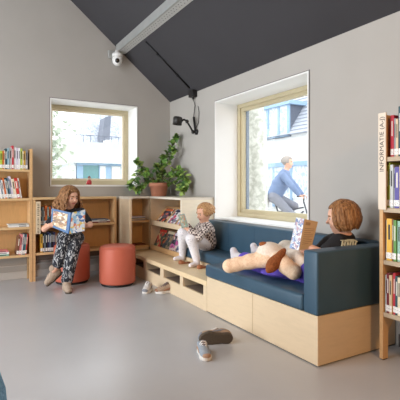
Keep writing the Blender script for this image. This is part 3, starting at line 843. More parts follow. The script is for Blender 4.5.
# ------------------------------------------------------------------ poufs
def pouf(px, d, label):
    c = at(px, 200, d); c.z = 0
    t = thing('pouf', c, label, 'pouf', 'coral poufs')
    bm = bmesh.new(); R = .20
    lathe(bm, [(0, .024), (R - .02, .024), (R - .004, .03), (R, .045), (R + .001, .2), (R, .385), (R - .003, .412), (R - .014, .430), (R - .035, .440), (R - .09, .444), (0, .445)], c, 64); obj('cover', bm, M['coral'], t)
    bm = bmesh.new(); lathe(bm, [(0, 0), (R - .025, 0), (R - .02, .004), (R - .018, .026), (0, .026)], c, 48); obj('base', bm, M['black'], t)
    bm = bmesh.new()
    tube(bm, [c + Vector(((R - .004) * math.cos(a), (R - .004) * math.sin(a), .417)) for a in [2 * math.pi * i / 64 for i in range(65)]], .004, 6, cap=False); obj('piping', bm, M['coral'], t)
    return c
pouf(117.5, 4.735, 'empty coral pouf with pink-lit top, right of the reading girl')
pc = pouf(72, 4.86, 'coral pouf that the reading girl sits on')

# ------------------------------------------------------------------ potted plant
pp = Vector((2.36, 5.215, .9705))
t = thing('potted_plant', pp, 'leafy green plant in terracotta pot on the corner shelf top', 'plant')
bm = bmesh.new(); lathe(bm, [(0, 0), (.096, 0), (.100, .005), (.122, .125), (.138, .126), (.141, .178), (.124, .179), (.120, .13), (.112, .128), (0, .128)], pp, 44); obj('pot', bm, M['terracotta'], t)
bm = bmesh.new(); lathe(bm, [(0, .158), (.06, .16), (.113, .152), (.113, .13), (0, .13)], pp, 30); obj('soil', bm, M['soil'], t)
q = random.Random(21)
leaf_mats = [plain('leaf_green', (104, 144, 66), .4, .2, 30, spec=.5), plain('leaf_dark', (72, 108, 56), .4, .2, 30, spec=.5), plain('leaf_light', (156, 182, 96), .4, .15, 30, spec=.5)]
def add_leaf(bm, p, d, nrm, L, W, mi):
    d = d.normalized(); sd = d.cross(nrm)
    if sd.length < 1e-3: sd = d.orthogonal()
    sd = sd.normalized(); n2 = sd.cross(d).normalized()
    prof = [(0, .08), (.18, .55), (.42, .95), (.65, 1.0), (.85, .7), (1, .05)]
    rows = []
    for tt, w in prof:
        c = p + d * L * tt + n2 * (.10 * L * math.sin(tt * 2.6) - .18 * L * tt * tt)
        e = W * w
        rows.append([bm.verts.new(c - sd * e + n2 * e * .3), bm.verts.new(c - n2 * 0.001), bm.verts.new(c + sd * e + n2 * e * .3)])
    for a, b in zip(rows, rows[1:]):
        for i in (0, 1):
            f = bm.faces.new((a[i], a[i + 1], b[i + 1], b[i])); f.smooth = True; f.material_index = mi
def P_(x, y, dd=0): return at(x, y, 5.72 + dd)
branches = [[(157, 184), (160, 173), (165, 163), (168, 152), (174, 143), (177, 138)], [(157, 184), (162, 170), (170, 160), (173, 152)],
            [(156, 184), (150, 174), (143, 168), (137, 163)], [(155, 184), (148, 176), (140, 172), (133, 181), (131, 186)],
            [(158, 184), (166, 178), (174, 176), (181, 178), (186, 186)], [(159, 184), (168, 174), (178, 170), (184, 174), (188, 180)],
            [(157, 184), (157, 176), (156, 168)], [(156, 184), (162, 176), (160, 166), (164, 158)], [(158, 184), (170, 182), (178, 187), (182, 191)], [(155, 184), (146, 180), (141, 186), (138, 190)]]
ddp = [-.05, -.15, -.12, -.22, -.34, -.34, -.08, .0, -.40, -.16]
for bi, br in enumerate(branches):
    pts = [P_(x, y, ddp[bi] * i / (len(br) - 1)) for i, (x, y) in enumerate(br)]
    pts[0] = pp + Vector((q.uniform(-.04, .04), q.uniform(-.04, .04), .155))
    bm = bmesh.new(); tube(bm, pts, [.008 - .005 * i / (len(pts) - 1) for i in range(len(pts))], 6); st = obj('branch', bm, M['stem'], t)
    bm = bmesh.new()
    for a, b in zip(pts[1:] if bi < 6 else pts, pts[2:] if bi < 6 else pts[1:]):
        for k in range(11):
            p = a.lerp(b, k / 11 + q.uniform(0, .1)); d = (b - a).normalized()
            o = Vector((q.gauss(0, 1), q.gauss(0, 1), q.gauss(.3, .8))).normalized()
            if p.y > 5.30: o.y = -abs(o.y)
            if p.x > 2.55: o.x = -abs(o.x)
            add_leaf(bm, p, d * .4 + o, Vector((q.gauss(0, .5), -.3 + q.gauss(0, .5), 1)).normalized(), q.uniform(.06, .095), q.uniform(.022, .034), q.choice((0, 0, 1, 2)))
    for k in range(13):
        o = Vector((q.gauss(0, 1), q.gauss(-.2, 1), q.gauss(.3, .8))).normalized()
        if pts[-1].y > 5.30: o.y = -abs(o.y)
        if pts[-1].x > 2.5: o.x = -abs(o.x)
        add_leaf(bm, pts[-1], o + d * .6, Vector((q.gauss(0, .5), -.3, 1)).normalized(), q.uniform(.055, .09), q.uniform(.022, .032), q.choice((0, 1, 2, 2)))
    for v in bm.verts:
        v.co.y = min(v.co.y, WY - .006) if not (W1[0] + .02 < v.co.x < W1[1] - .02 and v.co.z > W1[2] + .03) else v.co.y
        v.co.x = min(v.co.x, WX - .008)
        if math.hypot(v.co.x - pp.x, v.co.y - pp.y) > .11: v.co.z = max(v.co.z, .978) if v.co.x > 1.79 else v.co.z
    obj('leaf_cluster', bm, leaf_mats, st)

# figurine on the back window sill
fp = at(89.2, 184.5, 5.62); fp.z = W1[2] + .0225
t = thing('figurine', fp, 'tiny red figurine standing on the back window sill', 'figurine')
F = Fig(); F.ell(fp + UP * .035, (LAT, DEP, UP), (.032, .028, .036), k=.01); F.cap(fp + UP * .03 - LAT * .02, fp + UP * .012 - LAT * .025 - DEP * .02, .013, .012, k=.006); F.cap(fp + UP * .03 + LAT * .02, fp + UP * .012 + LAT * .025 - DEP * .02, .013, .012, k=.006)
F.build('body', flat((168, 40, 42)), t, .004)
F = Fig(); F.ell(fp + UP * .082, (LAT, DEP, UP), (.022, .022, .022)); F.build('head', flat((196, 168, 150)), t, .004)
F = Fig(); F.ell(fp + UP * .098, (LAT, DEP, UP), (.02, .02, .014)); F.cap(fp + UP * .1, fp + UP * .122, .012, .003); F.build('hat', flat((120, 60, 60)), t, .003)

# ------------------------------------------------------------------ shoes
def sneaker(loc, heading, label, group, upper, accent, sole, lace, L=.215, roll=0.0, lift=0.0, pitch=0.0):
    """sneaker in local axes: x towards the toe, z up"""
    X, Y, Z = Vector((1, 0, 0)), Vector((0, 1, 0)), Vector((0, 0, 1)); k = L / .215
    t = bpy.data.objects.new('sneaker', None); COL.objects.link(t); t.empty_display_size = .05
    tag(t, label, 'shoe', group)
    F = Fig(); F.chain([(-.068 * k, 0, .014), (-.01 * k, .002, .014), (.045 * k, .004, .014), (.072 * k, .002, .016)], [.036 * k, .031 * k, .042 * k, .034 * k], k=.02)
    F.rbox((0, 0, .09), (X, Y, Z), (.2, .1, .060), .001, k=.004, sub=True); F.rbox((0, 0, -.05), (X, Y, Z), (.2, .1, .049), .001, k=.004, sub=True)
    F.build('sole', sole, t, .004)
    F = Fig(); F.ell((.055 * k, .003, .036), (X, Y, Z), (.050 * k, .039 * k, .032 * k), k=.02); F.ell((-.058 * k, 0, .052), (X, Y, Z), (.046 * k, .034 * k, .042 * k), k=.03); F.cap((.01 * k, 0, .05), (-.035 * k, 0, .066), .036 * k, .032 * k, k=.03)
    F.ell((-.055 * k, 0, .108 * k), (X, Y, Z), (.036 * k, .022 * k, .046 * k), k=.008, sub=True); F.rbox((0, 0, -.03), (X, Y, Z), (.2, .1, .052), .001, k=.003, sub=True)
    F.build('upper', upper, t, .004)
    F = Fig(); F.cap((.034 * k, 0, .062), (-.022 * k, 0, .098 * k), .014 * k, .018 * k); F.rbox((-.01 * k, 0, .04), (X, Y, Z), (.05, .05, .012), .001, k=.003, sub=True); F.build('tongue', laceD, t, .004)
    F = Fig(); F.ell((.088 * k, .003, .034), (X, Y, Z), (.021 * k, .032 * k, .022 * k)); F.rbox((0, 0, -.03), (X, Y, Z), (.2, .1, .054), .001, k=.003, sub=True); F.build('toe_cap', accent, t, .004)
    for i in range(4):
        bm = bmesh.new(); x = .040 * k - i * .017 * k; z = (.068 + i * .0105) * k
        tube(bm, [(x, -.028 * k, z - .012), (x - .004, -.013 * k, z + .008), (x + .004, .013 * k, z + .008), (x - .002, .028 * k, z - .012)], .0042, 6)
        obj('lace', bm, lace, t)
    for sgn in (-1, 1):
        F = Fig(); F.chain([(.022 * k, sgn * .036 * k, .036), (-.03 * k, sgn * .036 * k, .05), (-.06 * k, sgn * .031 * k, .06)], [.006, .008, .007], k=.005); F.build('side_stripe', accent, t, .0035)
    t.matrix_world = Matrix.Translation(Vector(loc) + Vector((0, 0, lift))) @ Matrix.Rotation(heading, 4, 'Z') @ Matrix.Rotation(pitch, 4, 'Y') @ Matrix.Rotation(roll, 4, 'X')
    return t
def ground(px, py): return at(px, py, EYE * FOC / (py - HOR))
def head_to(p, q_): return math.atan2(q_.y - p.y, q_.x - p.x)
white_s = plain('white_sneaker_mesh', (206, 200, 196), .8, .08, 60); grey_s = plain('grey_suede', (130, 132, 140), .9, .08, 60)
soleW = plain('white_sole', (214, 210, 204), .7, .05); soleB = plain('brown_rubber', (78, 68, 56), .85, .12, 90, bump=.5, bscale=120)
tan_s = plain('tan_suede', (164, 140, 118), .9, .08, 50); laceW = flat((230, 226, 222), .8); laceD = flat((110, 96, 92), .8)
ga = ground(147.5, 292); sneaker(ga, head_to(ground(152.5, 287.5), ground(143.5, 294)), 'white and grey sneaker beside the empty pouf', None, white_s, grey_s, soleW, laceW, .205)
gb = ground(165, 293); sneaker(gb, head_to(ground(172, 291.5), ground(156, 293)), 'brown and grey sneaker on floor in front of the bench', None, tan_s, plain('tan_rust', (150, 104, 78), .8, .1), soleW, laceD, .21)
gc = ground(203.5, 356.5); sneaker(gc, head_to(ground(197, 342), ground(210, 364)), 'blue-grey sneaker standing upright on open floor, nearest the camera', None, plain('blue_grey_mesh', (140, 148, 156), .85, .12, 60), plain('orange_grey', (168, 136, 112), .8, .1), soleW, laceW, .188)
gd = ground(216.5, 345); sneaker(gd, head_to(ground(232, 341.5), ground(200, 343)), 'sneaker lying on its side, dark brown sole facing the camera', None, tan_s, grey_s, soleB, laceW, .245, roll=math.radians(80), lift=.038)

# ------------------------------------------------------------------ blue beanbag at the left edge
c = at(-70.5, 400, 1.62); c.z = 0
c = Vector((c.x, c.y, 0))
t = thing('beanbag', c, 'blue denim beanbag just showing at the left edge of the floor', 'beanbag')
bm = bmesh.new(); lathe(bm, [(0, 0), (.24, .0), (.275, .03), (.282, .1), (.268, .26), (.22, .42), (.12, .53), (0, .56)], c, 40)
obj('cover', bm, two_tone('blue_denim', (72, 124, 174), (134, 184, 222), 140, .35, .65, rough=.9), t)

# ------------------------------------------------------------------ reading girl on the pouf
girl = thing('person', (pc.x, pc.y, .0), 'child with long curly hair on a coral pouf, reading a blue picture book', 'person')
hc = at(70, 197, 4.70); hf = (LAT * .80 - DEP * .55 - UP * .22); hs = .205
F = Fig(); add_head(F, hc, hf, hs)
pel = at(70, 235.5, 4.82); che = at(69.5, 219, 4.79); nek = at(69.5, 208.5, 4.76)
shL, shR = at(58.5, 213, 4.77), at(81, 212.5, 4.75)
elL, elR = at(44.5, 229, 4.66), at(90, 224.5, 4.68)
wrL, wrR = at(49.5, 225.5, 4.47), at(87.5, 225.5, 4.52)
hipL, hipR = at(65, 238, 4.76), at(76, 238, 4.76)
knU, anU = at(65, 239, 4.42), at(57.5, 265, 4.44)      # crossed leg, from the hip on the right
knD, anD = at(74, 245, 4.45), at(67, 280, 4.47)
F.cap(nek, hc - UP * .06, .04, .04, k=.02)
F.chain([pel, che, nek - UP * .02], [.10, .095, .05], k=.04)
F.cap(shL, shR, .042, k=.03)
F.chain([shL, elL, wrL], [.04, .031, .024], k=.015); F.chain([shR, elR, wrR], [.04, .031, .024], k=.015)
F.chain([hipR, knU, anU], [.075, .052, .036], k=.02); F.chain([hipL, knD, anD], [.075, .052, .036], k=.02)
add_hand(F, wrL, LAT * .85 - DEP * .05 + UP * .12, DEP * .9 + LAT * .3, .135, thumb=-1, curl=.25)
add_hand(F, wrR, -LAT * .75 - DEP * .25 + UP * .1, DEP * .8 - LAT * .3, .135, thumb=1, curl=.25)
F.cap(anU, at(54, 270, 4.42), .036, .034); F.cap(anD, at(67, 287, 4.42), .036, .034)
hairm = two_tone('brown_curls', (98, 66, 42), (170, 126, 86), 60, .35, .68, stretch=(1, 1, .4), rough=.55)
F.build('body', [M['skin'], M['lip'], hairm], girl, .0045)
add_eyes(girl, hc, hf, hs)
F = Fig(); add_hair(F, hc, hf, hs, n=130, hang=.90, openang=48, fringe=50, curl=.085, r0=.046, seed=5, ends=lambda t: .24 * math.sin(t * 1.9), vol=1.08)
F.build('hair', hairm, girl, .005)
F = Fig(); F.chain([pel + UP * .02, che, nek - UP * .03], [.118, .108, .062], k=.04); F.cap(shL, shR, .052, k=.03)
F.cap(shL, shL.lerp(elL, .62), .052, .047, k=.015); F.cap(shR, shR.lerp(elR, .75), .052, .046, k=.015)
F.build('t_shirt', plain('black_cotton', (30, 30, 36), .9, .15, 20), girl, .005)
trou = two_tone('black_white_print', (44, 46, 52), (184, 184, 186), 24, .53, .60, stretch=(1, 1, .45), rough=.85, dist=2.6)
F = Fig(); F.cap(hipL - UP * .005, hipR - UP * .005, .088, k=.03); F.chain([hipR, knU, anU.lerp(knU, .07)], [.088, .07, .060], k=.02); F.chain([hipL, knD, anD.lerp(knD, .02)], [.088, .07, .062], k=.02)
F.build('trousers', trou, girl, .005)
def boot(parent, ankle, toe, up, mat, solem, L=.2, name='boot'):
    f, r, u = frame3(toe - ankle, up)
    F = Fig(); hl = ankle - u * .035
    F.cap(ankle + u * .02, hl, .045, .042, k=.02); F.chain([hl - f * .01, hl + f * L * .35 - u * .005, hl + f * L * .66 - u * .018], [.043, .040, .030], k=.02)
    s_ = hl - u * .045
    F.rbox(s_ - u * .03, (f, r, u), (.3, .1, .028), .001, k=.003, sub=True)
    b = F.build(name, mat, parent, .0045)
    F = Fig(); F.chain([s_ - f * .012, s_ + f * L * .35, s_ + f * L * .67], [.036, .037, .031], k=.01)
    F.rbox(s_ + u * .045, (f, r, u), (.3, .1, .04), .001, k=.002, sub=True); F.rbox(s_ - u * .048, (f, r, u), (.3, .1, .04), .001, k=.002, sub=True)
    F.build('sole', solem, b, .004)
suede = plain('taupe_suede', (166, 146, 128), .95, .1, 40)
boot(girl, at(54.5, 270, 4.44), at(42, 281, 4.36), UP * .8 - LAT * .1 - DEP * .3, suede, soleB)
boot(girl, at(66.8, 284.3, 4.45), at(69.5, 292.4, 4.27) + UP * .07, UP, suede, soleB)
# her book
bk = thing('picture_book', at(70, 223, 4.4), 'open picture book with blue cover in the seated girl\'s hands', 'book')
def quad_slab(name, tl, tr, br, bl, th, mat, parent):
    nrm = ((tr - tl).cross(bl - tl)).normalized()
    if nrm.dot(DEP) < 0: nrm = -nrm
    bm = bmesh.new(); prism(bm, [tl, tr, br, bl], nrm * th); return obj(name, bm, mat, parent)
A, B, C_, D_ = at(52, 208.3, 4.47), at(71.2, 212.8, 4.36), at(68.6, 234, 4.36), at(50.6, 226.5, 4.47)
E_, G_ = at(85.3, 209.6, 4.45), at(84.5, 231, 4.45)
cv = quad_slab('front_cover', A, B, C_, D_, .003, plain('blue_cover', (52, 96, 144), .35, .03), bk)
def inset(tl, tr, br, bl, u0, u1, v0, v1, off):
    f = lambda u, v: tl.lerp(tr, u).lerp(bl.lerp(br, u), v) - DEP * off
    return f(u0, v0), f(u1, v0), f(u1, v1), f(u0, v1)
quad_slab('picture', *inset(A, B, C_, D_, .09, .84, .1, .88, .0035), .002, patches('cover_picture', [(196, 172, 136), (146, 114, 84), (214, 206, 190), (176, 142, 98), (110, 96, 90), (202, 186, 160), (172, 100, 74)], 34, .3, stretch=(.7, .7, 1.6)), cv)
rc = quad_slab('back_cover', B, E_, G_, C_, .003, patches('back_picture', [(232, 236, 240), (150, 196, 226), (236, 210, 120), (214, 226, 236), (90, 130, 190), (220, 140, 110), (240, 240, 238)], 36, .3, seed=4.), bk)
bm = bmesh.new(); tube(bm, [B + DEP * .004, C_ + DEP * .004], .006, 8); obj('spine', bm, plain('blue_spine', (40, 88, 146), .35, .03), bk)
quad_slab('pages', *[p + DEP * .005 for p in inset(A, B, C_, D_, .04, .99, .03, .97, 0)], .006, M['paper'], bk)
quad_slab('pages', *[p + DEP * .005 for p in inset(B, E_, G_, C_, .02, .96, .03, .97, 0)], .006, M['paper'], bk)

# ------------------------------------------------------------------ toddler on the seat
tod = thing('person', (2.4, 3.98, .405), 'curly blond toddler in checked top sitting on blue seat, reading', 'person')
hc = at(204.5, 213, 4.53); hf = (-LAT * .86 - DEP * .42 - UP * .26); hs = .185
F = Fig(); add_head(F, hc, hf, hs, width=1.06)
pel = at(206.5, 240.5, 4.62); che = at(205, 230, 4.57); nek = at(204.5, 222.5, 4.55)
sN, sF = at(207, 227, 4.47), at(201.5, 226, 4.66)
eN, wN = at(199, 237, 4.36), at(188.5, 229.5, 4.36)
eF, wF = at(193, 234, 4.60), at(186.5, 224.5, 4.50)
hN, hF = at(205, 244, 4.55), at(203.5, 243, 4.68)
kN, aN = at(191.5, 239.5, 4.36), at(197, 261, 4.36)
kF, aF = at(182.5, 233, 4.66), at(182.5, 256, 4.74)
F.cap(nek - UP * .02, hc - UP * .05, .036, .04, k=.02); F.chain([pel, che, nek - UP * .02], [.09, .08, .045], k=.04); F.cap(sN, sF, .036, k=.03)
F.chain([sN, eN, wN], [.034, .028, .022], k=.012); F.chain([sF, eF, wF], [.034, .028, .022], k=.012)
F.chain([hN, kN, aN], [.06, .046, .03], k=.02); F.chain([hF, kF, aF], [.06, .046, .03], k=.02)
tN = at(190.5, 266, 4.29); tF = at(176.5, 259.5, 4.70)
add_hand(F, wN, -LAT * .9 + UP * .35, UP * .5 + DEP * .4, .10, thumb=-1, curl=.5); add_hand(F, wF, -LAT * .9 + UP * .1 - DEP * .2, -DEP, .10, thumb=1, curl=.4)
blond = two_tone('blond_curls', (140, 98, 64), (206, 164, 116), 70, .35, .65, rough=.55)
F.build('body', [M['skin'], M['lip'], blond], tod, .004); add_eyes(tod, hc, hf, hs)
F = Fig(); add_hair(F, hc, hf, hs, n=70, hang=.16, openang=58, fringe=50, curl=.06, r0=.05, seed=9, width=1.06, vol=1.0)
f_, r_, u_ = frame3(hf); q = random.Random(4)
for i in range(110):
    th = q.uniform(0.1, 1.7); ph = q.uniform(-2.2, 2.2)+math.pi
    p = hc + u_ * .08 * hs + (f_ * math.cos(ph) * .52 + r_ * math.sin(ph) * .46) * hs * math.sin(th) + u_ * .46 * hs * math.cos(th)
    F.ell(p, (f_, r_, u_), (.011, .011, .011), k=.003)
F.build('hair', blond, tod, .004)
pt = hc - f_ * .46 * hs + u_ * .22 * hs
F = Fig(); F.chain([pt, pt - f_ * .035 - u_ * .01, pt - f_ * .05 - u_ * .035], [.012, .016, .006]); F.build('ponytail', blond, tod, .004)
bm = bmesh.new(); lathe(bm, [(.010, -.004), (.015, -.004), (.015, .004), (.010, .004), (.010, -.004)], pt - f_ * .006, 14, f_); obj('hair_tie', bm, flat((72, 60, 66)), tod)
F = Fig(); F.cap(hN + UP * .022 + DEP * .02, hF + UP * .022 + DEP * .02, .084, k=.03); F.chain([pel - UP * .012, che, nek - UP * .025], [.112, .098, .055], k=.04); F.cap(sN, sF, .046, k=.03)
F.chain([sN, eN, eN.lerp(wN, .8)], [.047, .041, .034], k=.012); F.chain([sF, eF, eF.lerp(wF, .8)], [.047, .041, .034], k=.012)
F.build('checked_top', checker('brown_white_check', (224, 212, 204), (92, 76, 74), 44), tod, .0045)
wht = two_tone('white_leggings', (232, 228, 230), (150, 150, 160), 60, .62, .68, rough=.85)
F = Fig(); F.cap(hN, hF, .072, k=.03); F.chain([hN, kN, kN.lerp(aN, .9)], [.072, .057, .040], k=.02); F.chain([hF, kF, kF.lerp(aF, .9)], [.072, .055, .040], k=.02)
F.build('leggings', wht, tod, .0045)
sock = plain('white_sock', (228, 220, 220), .9, .04, 40)
for a, tt in ((aN, tN), (aF, tF)):
    F = Fig(); dz = max(0, .272 + .026 - min(a.z - .03, tt.z)); h_ = Vector((a.x, a.y, .272 + .028)); e_ = Vector((tt.x, tt.y, .272 + .022))
    e_ = h_ + (e_ - h_).normalized() * .095
    F.chain([a, h_, e_], [.034, .030, .022], k=.015); F.build('sock', sock, tod, .004)
br_l = plain('brown_leather', (150, 92, 56), .6, .12, 30)
def slipper(p, hd, label):
    t = bpy.data.objects.new('slipper', None); COL.objects.link(t); tag(t, label, 'slipper', 'brown slippers on the bench deck')
    X, Y, Z = Vector((1, 0, 0)), Vector((0, 1, 0)), UP
    F = Fig(); F.chain([(-.045, 0, .008), (0, 0, .008), (.045, .002, .008)], [.026, .024, .028], k=.01); F.rbox((0, 0, .05), (X, Y, Z), (.1, .1, .036), .001, k=.002, sub=True); F.rbox((0, 0, -.05), (X, Y, Z), (.1, .1, .05), .0005, k=.002, sub=True); F.build('sole', br_l, t, .003)
    F = Fig(); F.ell((.03, 0, .018), (X, Y, Z), (.042, .031, .027), k=.01); F.ell((.0, 0, .03), (X, Y, Z), (.05, .022, .022), k=.006, sub=True); F.rbox((0, 0, -.05), (X, Y, Z), (.1, .1, .06), .001, k=.002, sub=True); F.build('strap', br_l, t, .003)
    t.matrix_world = Matrix.Translation(p) @ Matrix.Rotation(hd, 4, 'Z')
def deck(px, py): return at(px, py, (EYE - .2685) * FOC / (py - HOR))
slipper(deck(202.5, 268.0), head_to(deck(207, 266), deck(199, 267.5)), 'brown slipper just behind the toddler\'s nearer foot')
slipper(deck(184.5, 263.5), head_to(deck(188, 262), deck(178, 263)), 'brown slipper beside the toddler\'s farther foot')
A, B, C_, D_ = at(177.8, 214.8, 4.36), at(184.2, 213.6, 4.30), at(188.4, 226.5, 4.30), at(182.0, 228.5, 4.36)
bk = thing('board_book', A.lerp(C_, .5), 'small green-grey board book held up by the toddler', 'book')
cv = quad_slab('front_cover', A, B, C_, D_, .003, plain('grey_green_cover', (136, 146, 132), .35, .05), bk)
quad_slab('picture', *inset(A, B, C_, D_, .12, .88, .1, .9, .0025), .002, patches('board_picture', [(126, 146, 124), (170, 120, 90), (150, 160, 150), (196, 180, 150)], 40, .3, seed=2.), cv)
quad_slab('pages', *[p + DEP * .0035 for p in inset(A, B, C_, D_, .03, .97, .03, .97, 0)], .014, M['paper'], bk)
quad_slab('back_cover', *[p + DEP * .018 for p in (A, B, C_, D_)], .003, flat((226, 224, 220)), bk)

# ------------------------------------------------------------------ child on the sofa
boy = thing('person', (2.30, 2.2, .418), 'child with chin-length brown hair and black shirt lounging on the sofa', 'person')
hc = at(341.5, 217, 2.98); hf = (-LAT * .93 + DEP * .28 - UP * .17); hs = .215
F = Fig(); add_head(F, hc, hf, hs)
pel = at(317, 266.5, 3.07); che = at(337, 249, 3.04); nek = at(345.5, 236, 3.0)
sN, sF = at(338.5, 242, 2.93), at(347, 239, 3.14)
eN, wN = at(322.5, 254, 2.90), at(312, 248.5, 2.93)
eF, wF = at(318, 256, 3.12), at(304.5, 250.5, 3.02)
hN, hF = at(309, 271, 3.00), at(317, 266, 3.16)
kN, aN = at(268, 266.5, 3.32), at(238, 257.5, 3.58)
kF, aF = at(289, 258, 3.46), at(258.5, 252.5, 3.68)
F.cap(nek - UP * .02, hc - UP * .06, .042, .045, k=.02); F.chain([pel, che, nek - UP * .02], [.105, .10, .052], k=.04); F.cap(sN, sF, .045, k=.03)
F.chain([sN, eN, wN], [.042, .033, .026], k=.015); F.chain([sF, eF, wF], [.042, .033, .026], k=.015)
F.chain([hN, kN, aN], [.075, .055, .038], k=.02); F.chain([hF, kF, aF], [.075, .055, .038], k=.02)
add_hand(F, wN, -LAT * .75 + DEP * .1 + UP * .25, DEP * .9 + LAT * .2, .15, thumb=1, curl=.35)
add_hand(F, wF, -LAT * .3 - DEP * .1 + UP * .75, -DEP * .9, .15, thumb=1, curl=.2)
hairb = two_tone('brown_bob', (94, 60, 36), (176, 128, 84), 60, .32, .70, stretch=(1, 1, .16), rough=.45)
F.build('body', [M['skin'], M['lip'], hairb], boy, .0045); add_eyes(boy, hc, hf, hs)
F = Fig(); add_hair(F, hc, hf, hs, n=170, hang=.46, openang=46, fringe=50, curl=.012, r0=.036, seed=15, ends=lambda t: .03 * math.sin(t * 3.4) - .16 * t * t, vol=.97)
F.build('hair', hairb, boy, .0045)
F = Fig(); F.chain([pel, che, nek - UP * .028], [.120, .114, .066], k=.04); F.cap(sN, sF, .056, k=.03)
F.cap(sN, sN.lerp(eN, .7), .056, .050, k=.015); F.cap(sF, sF.lerp(eF, .7), .056, .050, k=.015)
F.build('t_shirt', plain('black_cotton_shirt', (26, 26, 30), .9, .15, 20), boy, .005)
pur = plain('purple_cotton', (92, 72, 176), .85, .12, 16, bump=.3, bscale=24)
F = Fig(); F.cap(hN, hF, .092, k=.03); F.cap(pel - UP * .01, hN, .09, k=.03); F.chain([hN, kN, kN.lerp(aN, .75)], [.088, .075, .062], k=.02); F.chain([hF, kF, kF.lerp(aF, .75)], [.088, .07, .055], k=.02)
F.ell(at(285, 272, 3.10), (LAT, DEP, UP), (.18, .10, .035), k=.03)
F.build('trousers', pur, boy, .005)
sk = plain('grey_white_sock', (206, 202, 206), .9, .06, 50)
for a, e in ((aN, at(232.5, 252.5, 3.62)), (aF, at(254.5, 248.5, 3.72))):
    F = Fig(); d = (a - (kN if a is aN else kF)).normalized(); hl = a + d * .03
    F.chain([a - d * .03, hl, hl + (UP * .85 - LAT * .1 + d * .3).normalized() * .055], [.042, .038, .030], k=.015); F.build('sock', sk, boy, .0045)
# cream print on the back of the shirt: a block of slanting strokes
bm = bmesh.new(); q = random.Random(2)
def shirt_pt(u, v):
    """u across, v down, on the rear shoulder of the shirt"""
    p = at(341 + 16 * u, 240.2 + 7.5 * v, 2.86)
    return p
def pr_box(u0, u1, v0, v1, sh=.0):
    pts = [shirt_pt(u0 + sh, v0), shirt_pt(u1 + sh, v0), shirt_pt(u1, v1), shirt_pt(u0, v1)]
    prism(bm, pts, DEP * .06)
for k in range(6):
    u = .02 + k * .165
    pr_box(u, u + .07, .12 + .03 * k * .3, .95, .07)
    if k % 2 == 0: pr_box(u + .04, u + .15, .45, .6, .03)
    else: pr_box(u + .05, u + .16, .12, .26, .05)
pr_box(.0, .95, .0, .07, .02)
obj('back_print', bm, plain('cream_print', (206, 194, 158), .8, .05), boy)
A, B, E_ = at(296.3, 217.2, 2.98), at(304.3, 219, 2.90), at(318, 221.8, 2.92)
D_, C_, G_ = at(289.5, 248, 2.98), at(298.8, 250.5, 2.90), at(311.5, 247.5, 2.92)
bk = thing('comic_book', at(302, 235, 2.92), 'open comic book with tan back cover in the sofa child\'s hands', 'book')
cv = quad_slab('front_cover', A, B, C_, D_, .0025, patches('comic_cover', [(232, 236, 240), (150, 180, 220), (206, 214, 226), (196, 170, 180), (120, 136, 176), (238, 238, 236)], 60, .3, seed=6.), bk)
rc = quad_slab('back_cover', B, E_, G_, C_, .0025, plain('tan_cover', (206, 168, 122), .45, .03), bk)
bm = bmesh.new()
for k in range(9):
    v = .28 + k * .065
    a, b_, c_, d_ = inset(B, E_, G_, C_, .16, .86 - .2 * (k % 3 == 2), v, v + .02, .0012); prism(bm, [a, b_, c_, d_], DEP * .001)
a, b_, c_, d_ = inset(B, E_, G_, C_, .15, .5, .08, .18, .0012); prism(bm, [a, b_, c_, d_], DEP * .001)
obj('printed_lines', bm, plain('brown_print', (168, 128, 86), .5, .03), rc)
quad_slab('pages', *[p + DEP * .004 for p in inset(A, B, C_, D_, .03, 1, .02, .98, 0)], .004, M['paper'], bk)
quad_slab('pages', *[p + DEP * .004 for p in inset(B, E_, G_, C_, .0, .97, .02, .98, 0)], .004, M['paper'], bk)

# ------------------------------------------------------------------ plush dog
dog = thing('plush_dog', at(285, 262, 3.15), 'big cream plush dog with brown ears lying across the sofa child\'s legs', 'plush toy')
def fur(name, a, c): return two_tone(name, a, c, 40, .3, .7, rough=.95, detail=5)
cream = fur('cream_plush', (222, 206, 188), (240, 228, 214)); peach = fur('peach_plush', (224, 186, 152), (242, 214, 184)); brn = fur('brown_plush', (122, 70, 40), (164, 98, 58))
dh = at(272, 253.5, 3.17)
F = Fig()
F.ell(at(295, 256, 3.16), (LAT, DEP, UP), (.135, .12, .085), k=.05)
F.ell(dh, ((-LAT + UP * -.25).normalized(), DEP, UP), (.105, .105, .088), k=.04)
F.ell(at(262, 258, 3.17), (LAT, DEP, UP), (.06, .055, .05), k=.04, m=0)
F.chain([at(268, 260, 3.12), at(250, 261.5, 3.17), at(238, 264, 3.19)], [.058, .052, .046], k=.03, m=1)
F.chain([at(238, 264, 3.19), at(229.5, 266, 3.2)], [.048, .054], k=.03, m=1)
F.chain([at(280, 259, 3.02), at(286, 266, 2.97), at(293.5, 272, 2.94)], [.055, .052, .055], k=.03, m=1)
F.chain([at(298, 256, 3.06), at(302, 262, 3.0), at(303.5, 265, 2.98)], [.05, .042, .036], k=.03)
F.chain([at(286, 249, 3.26), at(300, 250, 3.3)], [.07, .06], k=.03)
for p in F.P: pass
F.build('body', [cream, peach], dog, .005)
F = Fig(); e0, e1 = at(285.5, 248.5, 2.99), at(267.5, 271.5, 2.93); d = (e1 - e0).normalized(); sd = DEP.cross(d).normalized()
F.ell(e0.lerp(e1, .52), (d, sd, d.cross(sd)), (.112, .034, .022), k=.01); F.ell(e0.lerp(e1, .68), (d, sd, d.cross(sd)), (.066, .046, .024), k=.02)
F.build('ear', brn, dog, .0045)
F = Fig(); F.ell(at(264, 244.6, 3.16), ((LAT + UP * .3).normalized(), DEP, UP), (.036, .03, .022)); F.build('ear', brn, dog, .0045)
F = Fig(); F.ell(at(257.3, 259, 3.15), (LAT, DEP, UP), (.016, .016, .012)); F.build('nose', flat((52, 40, 38)), dog, .004)

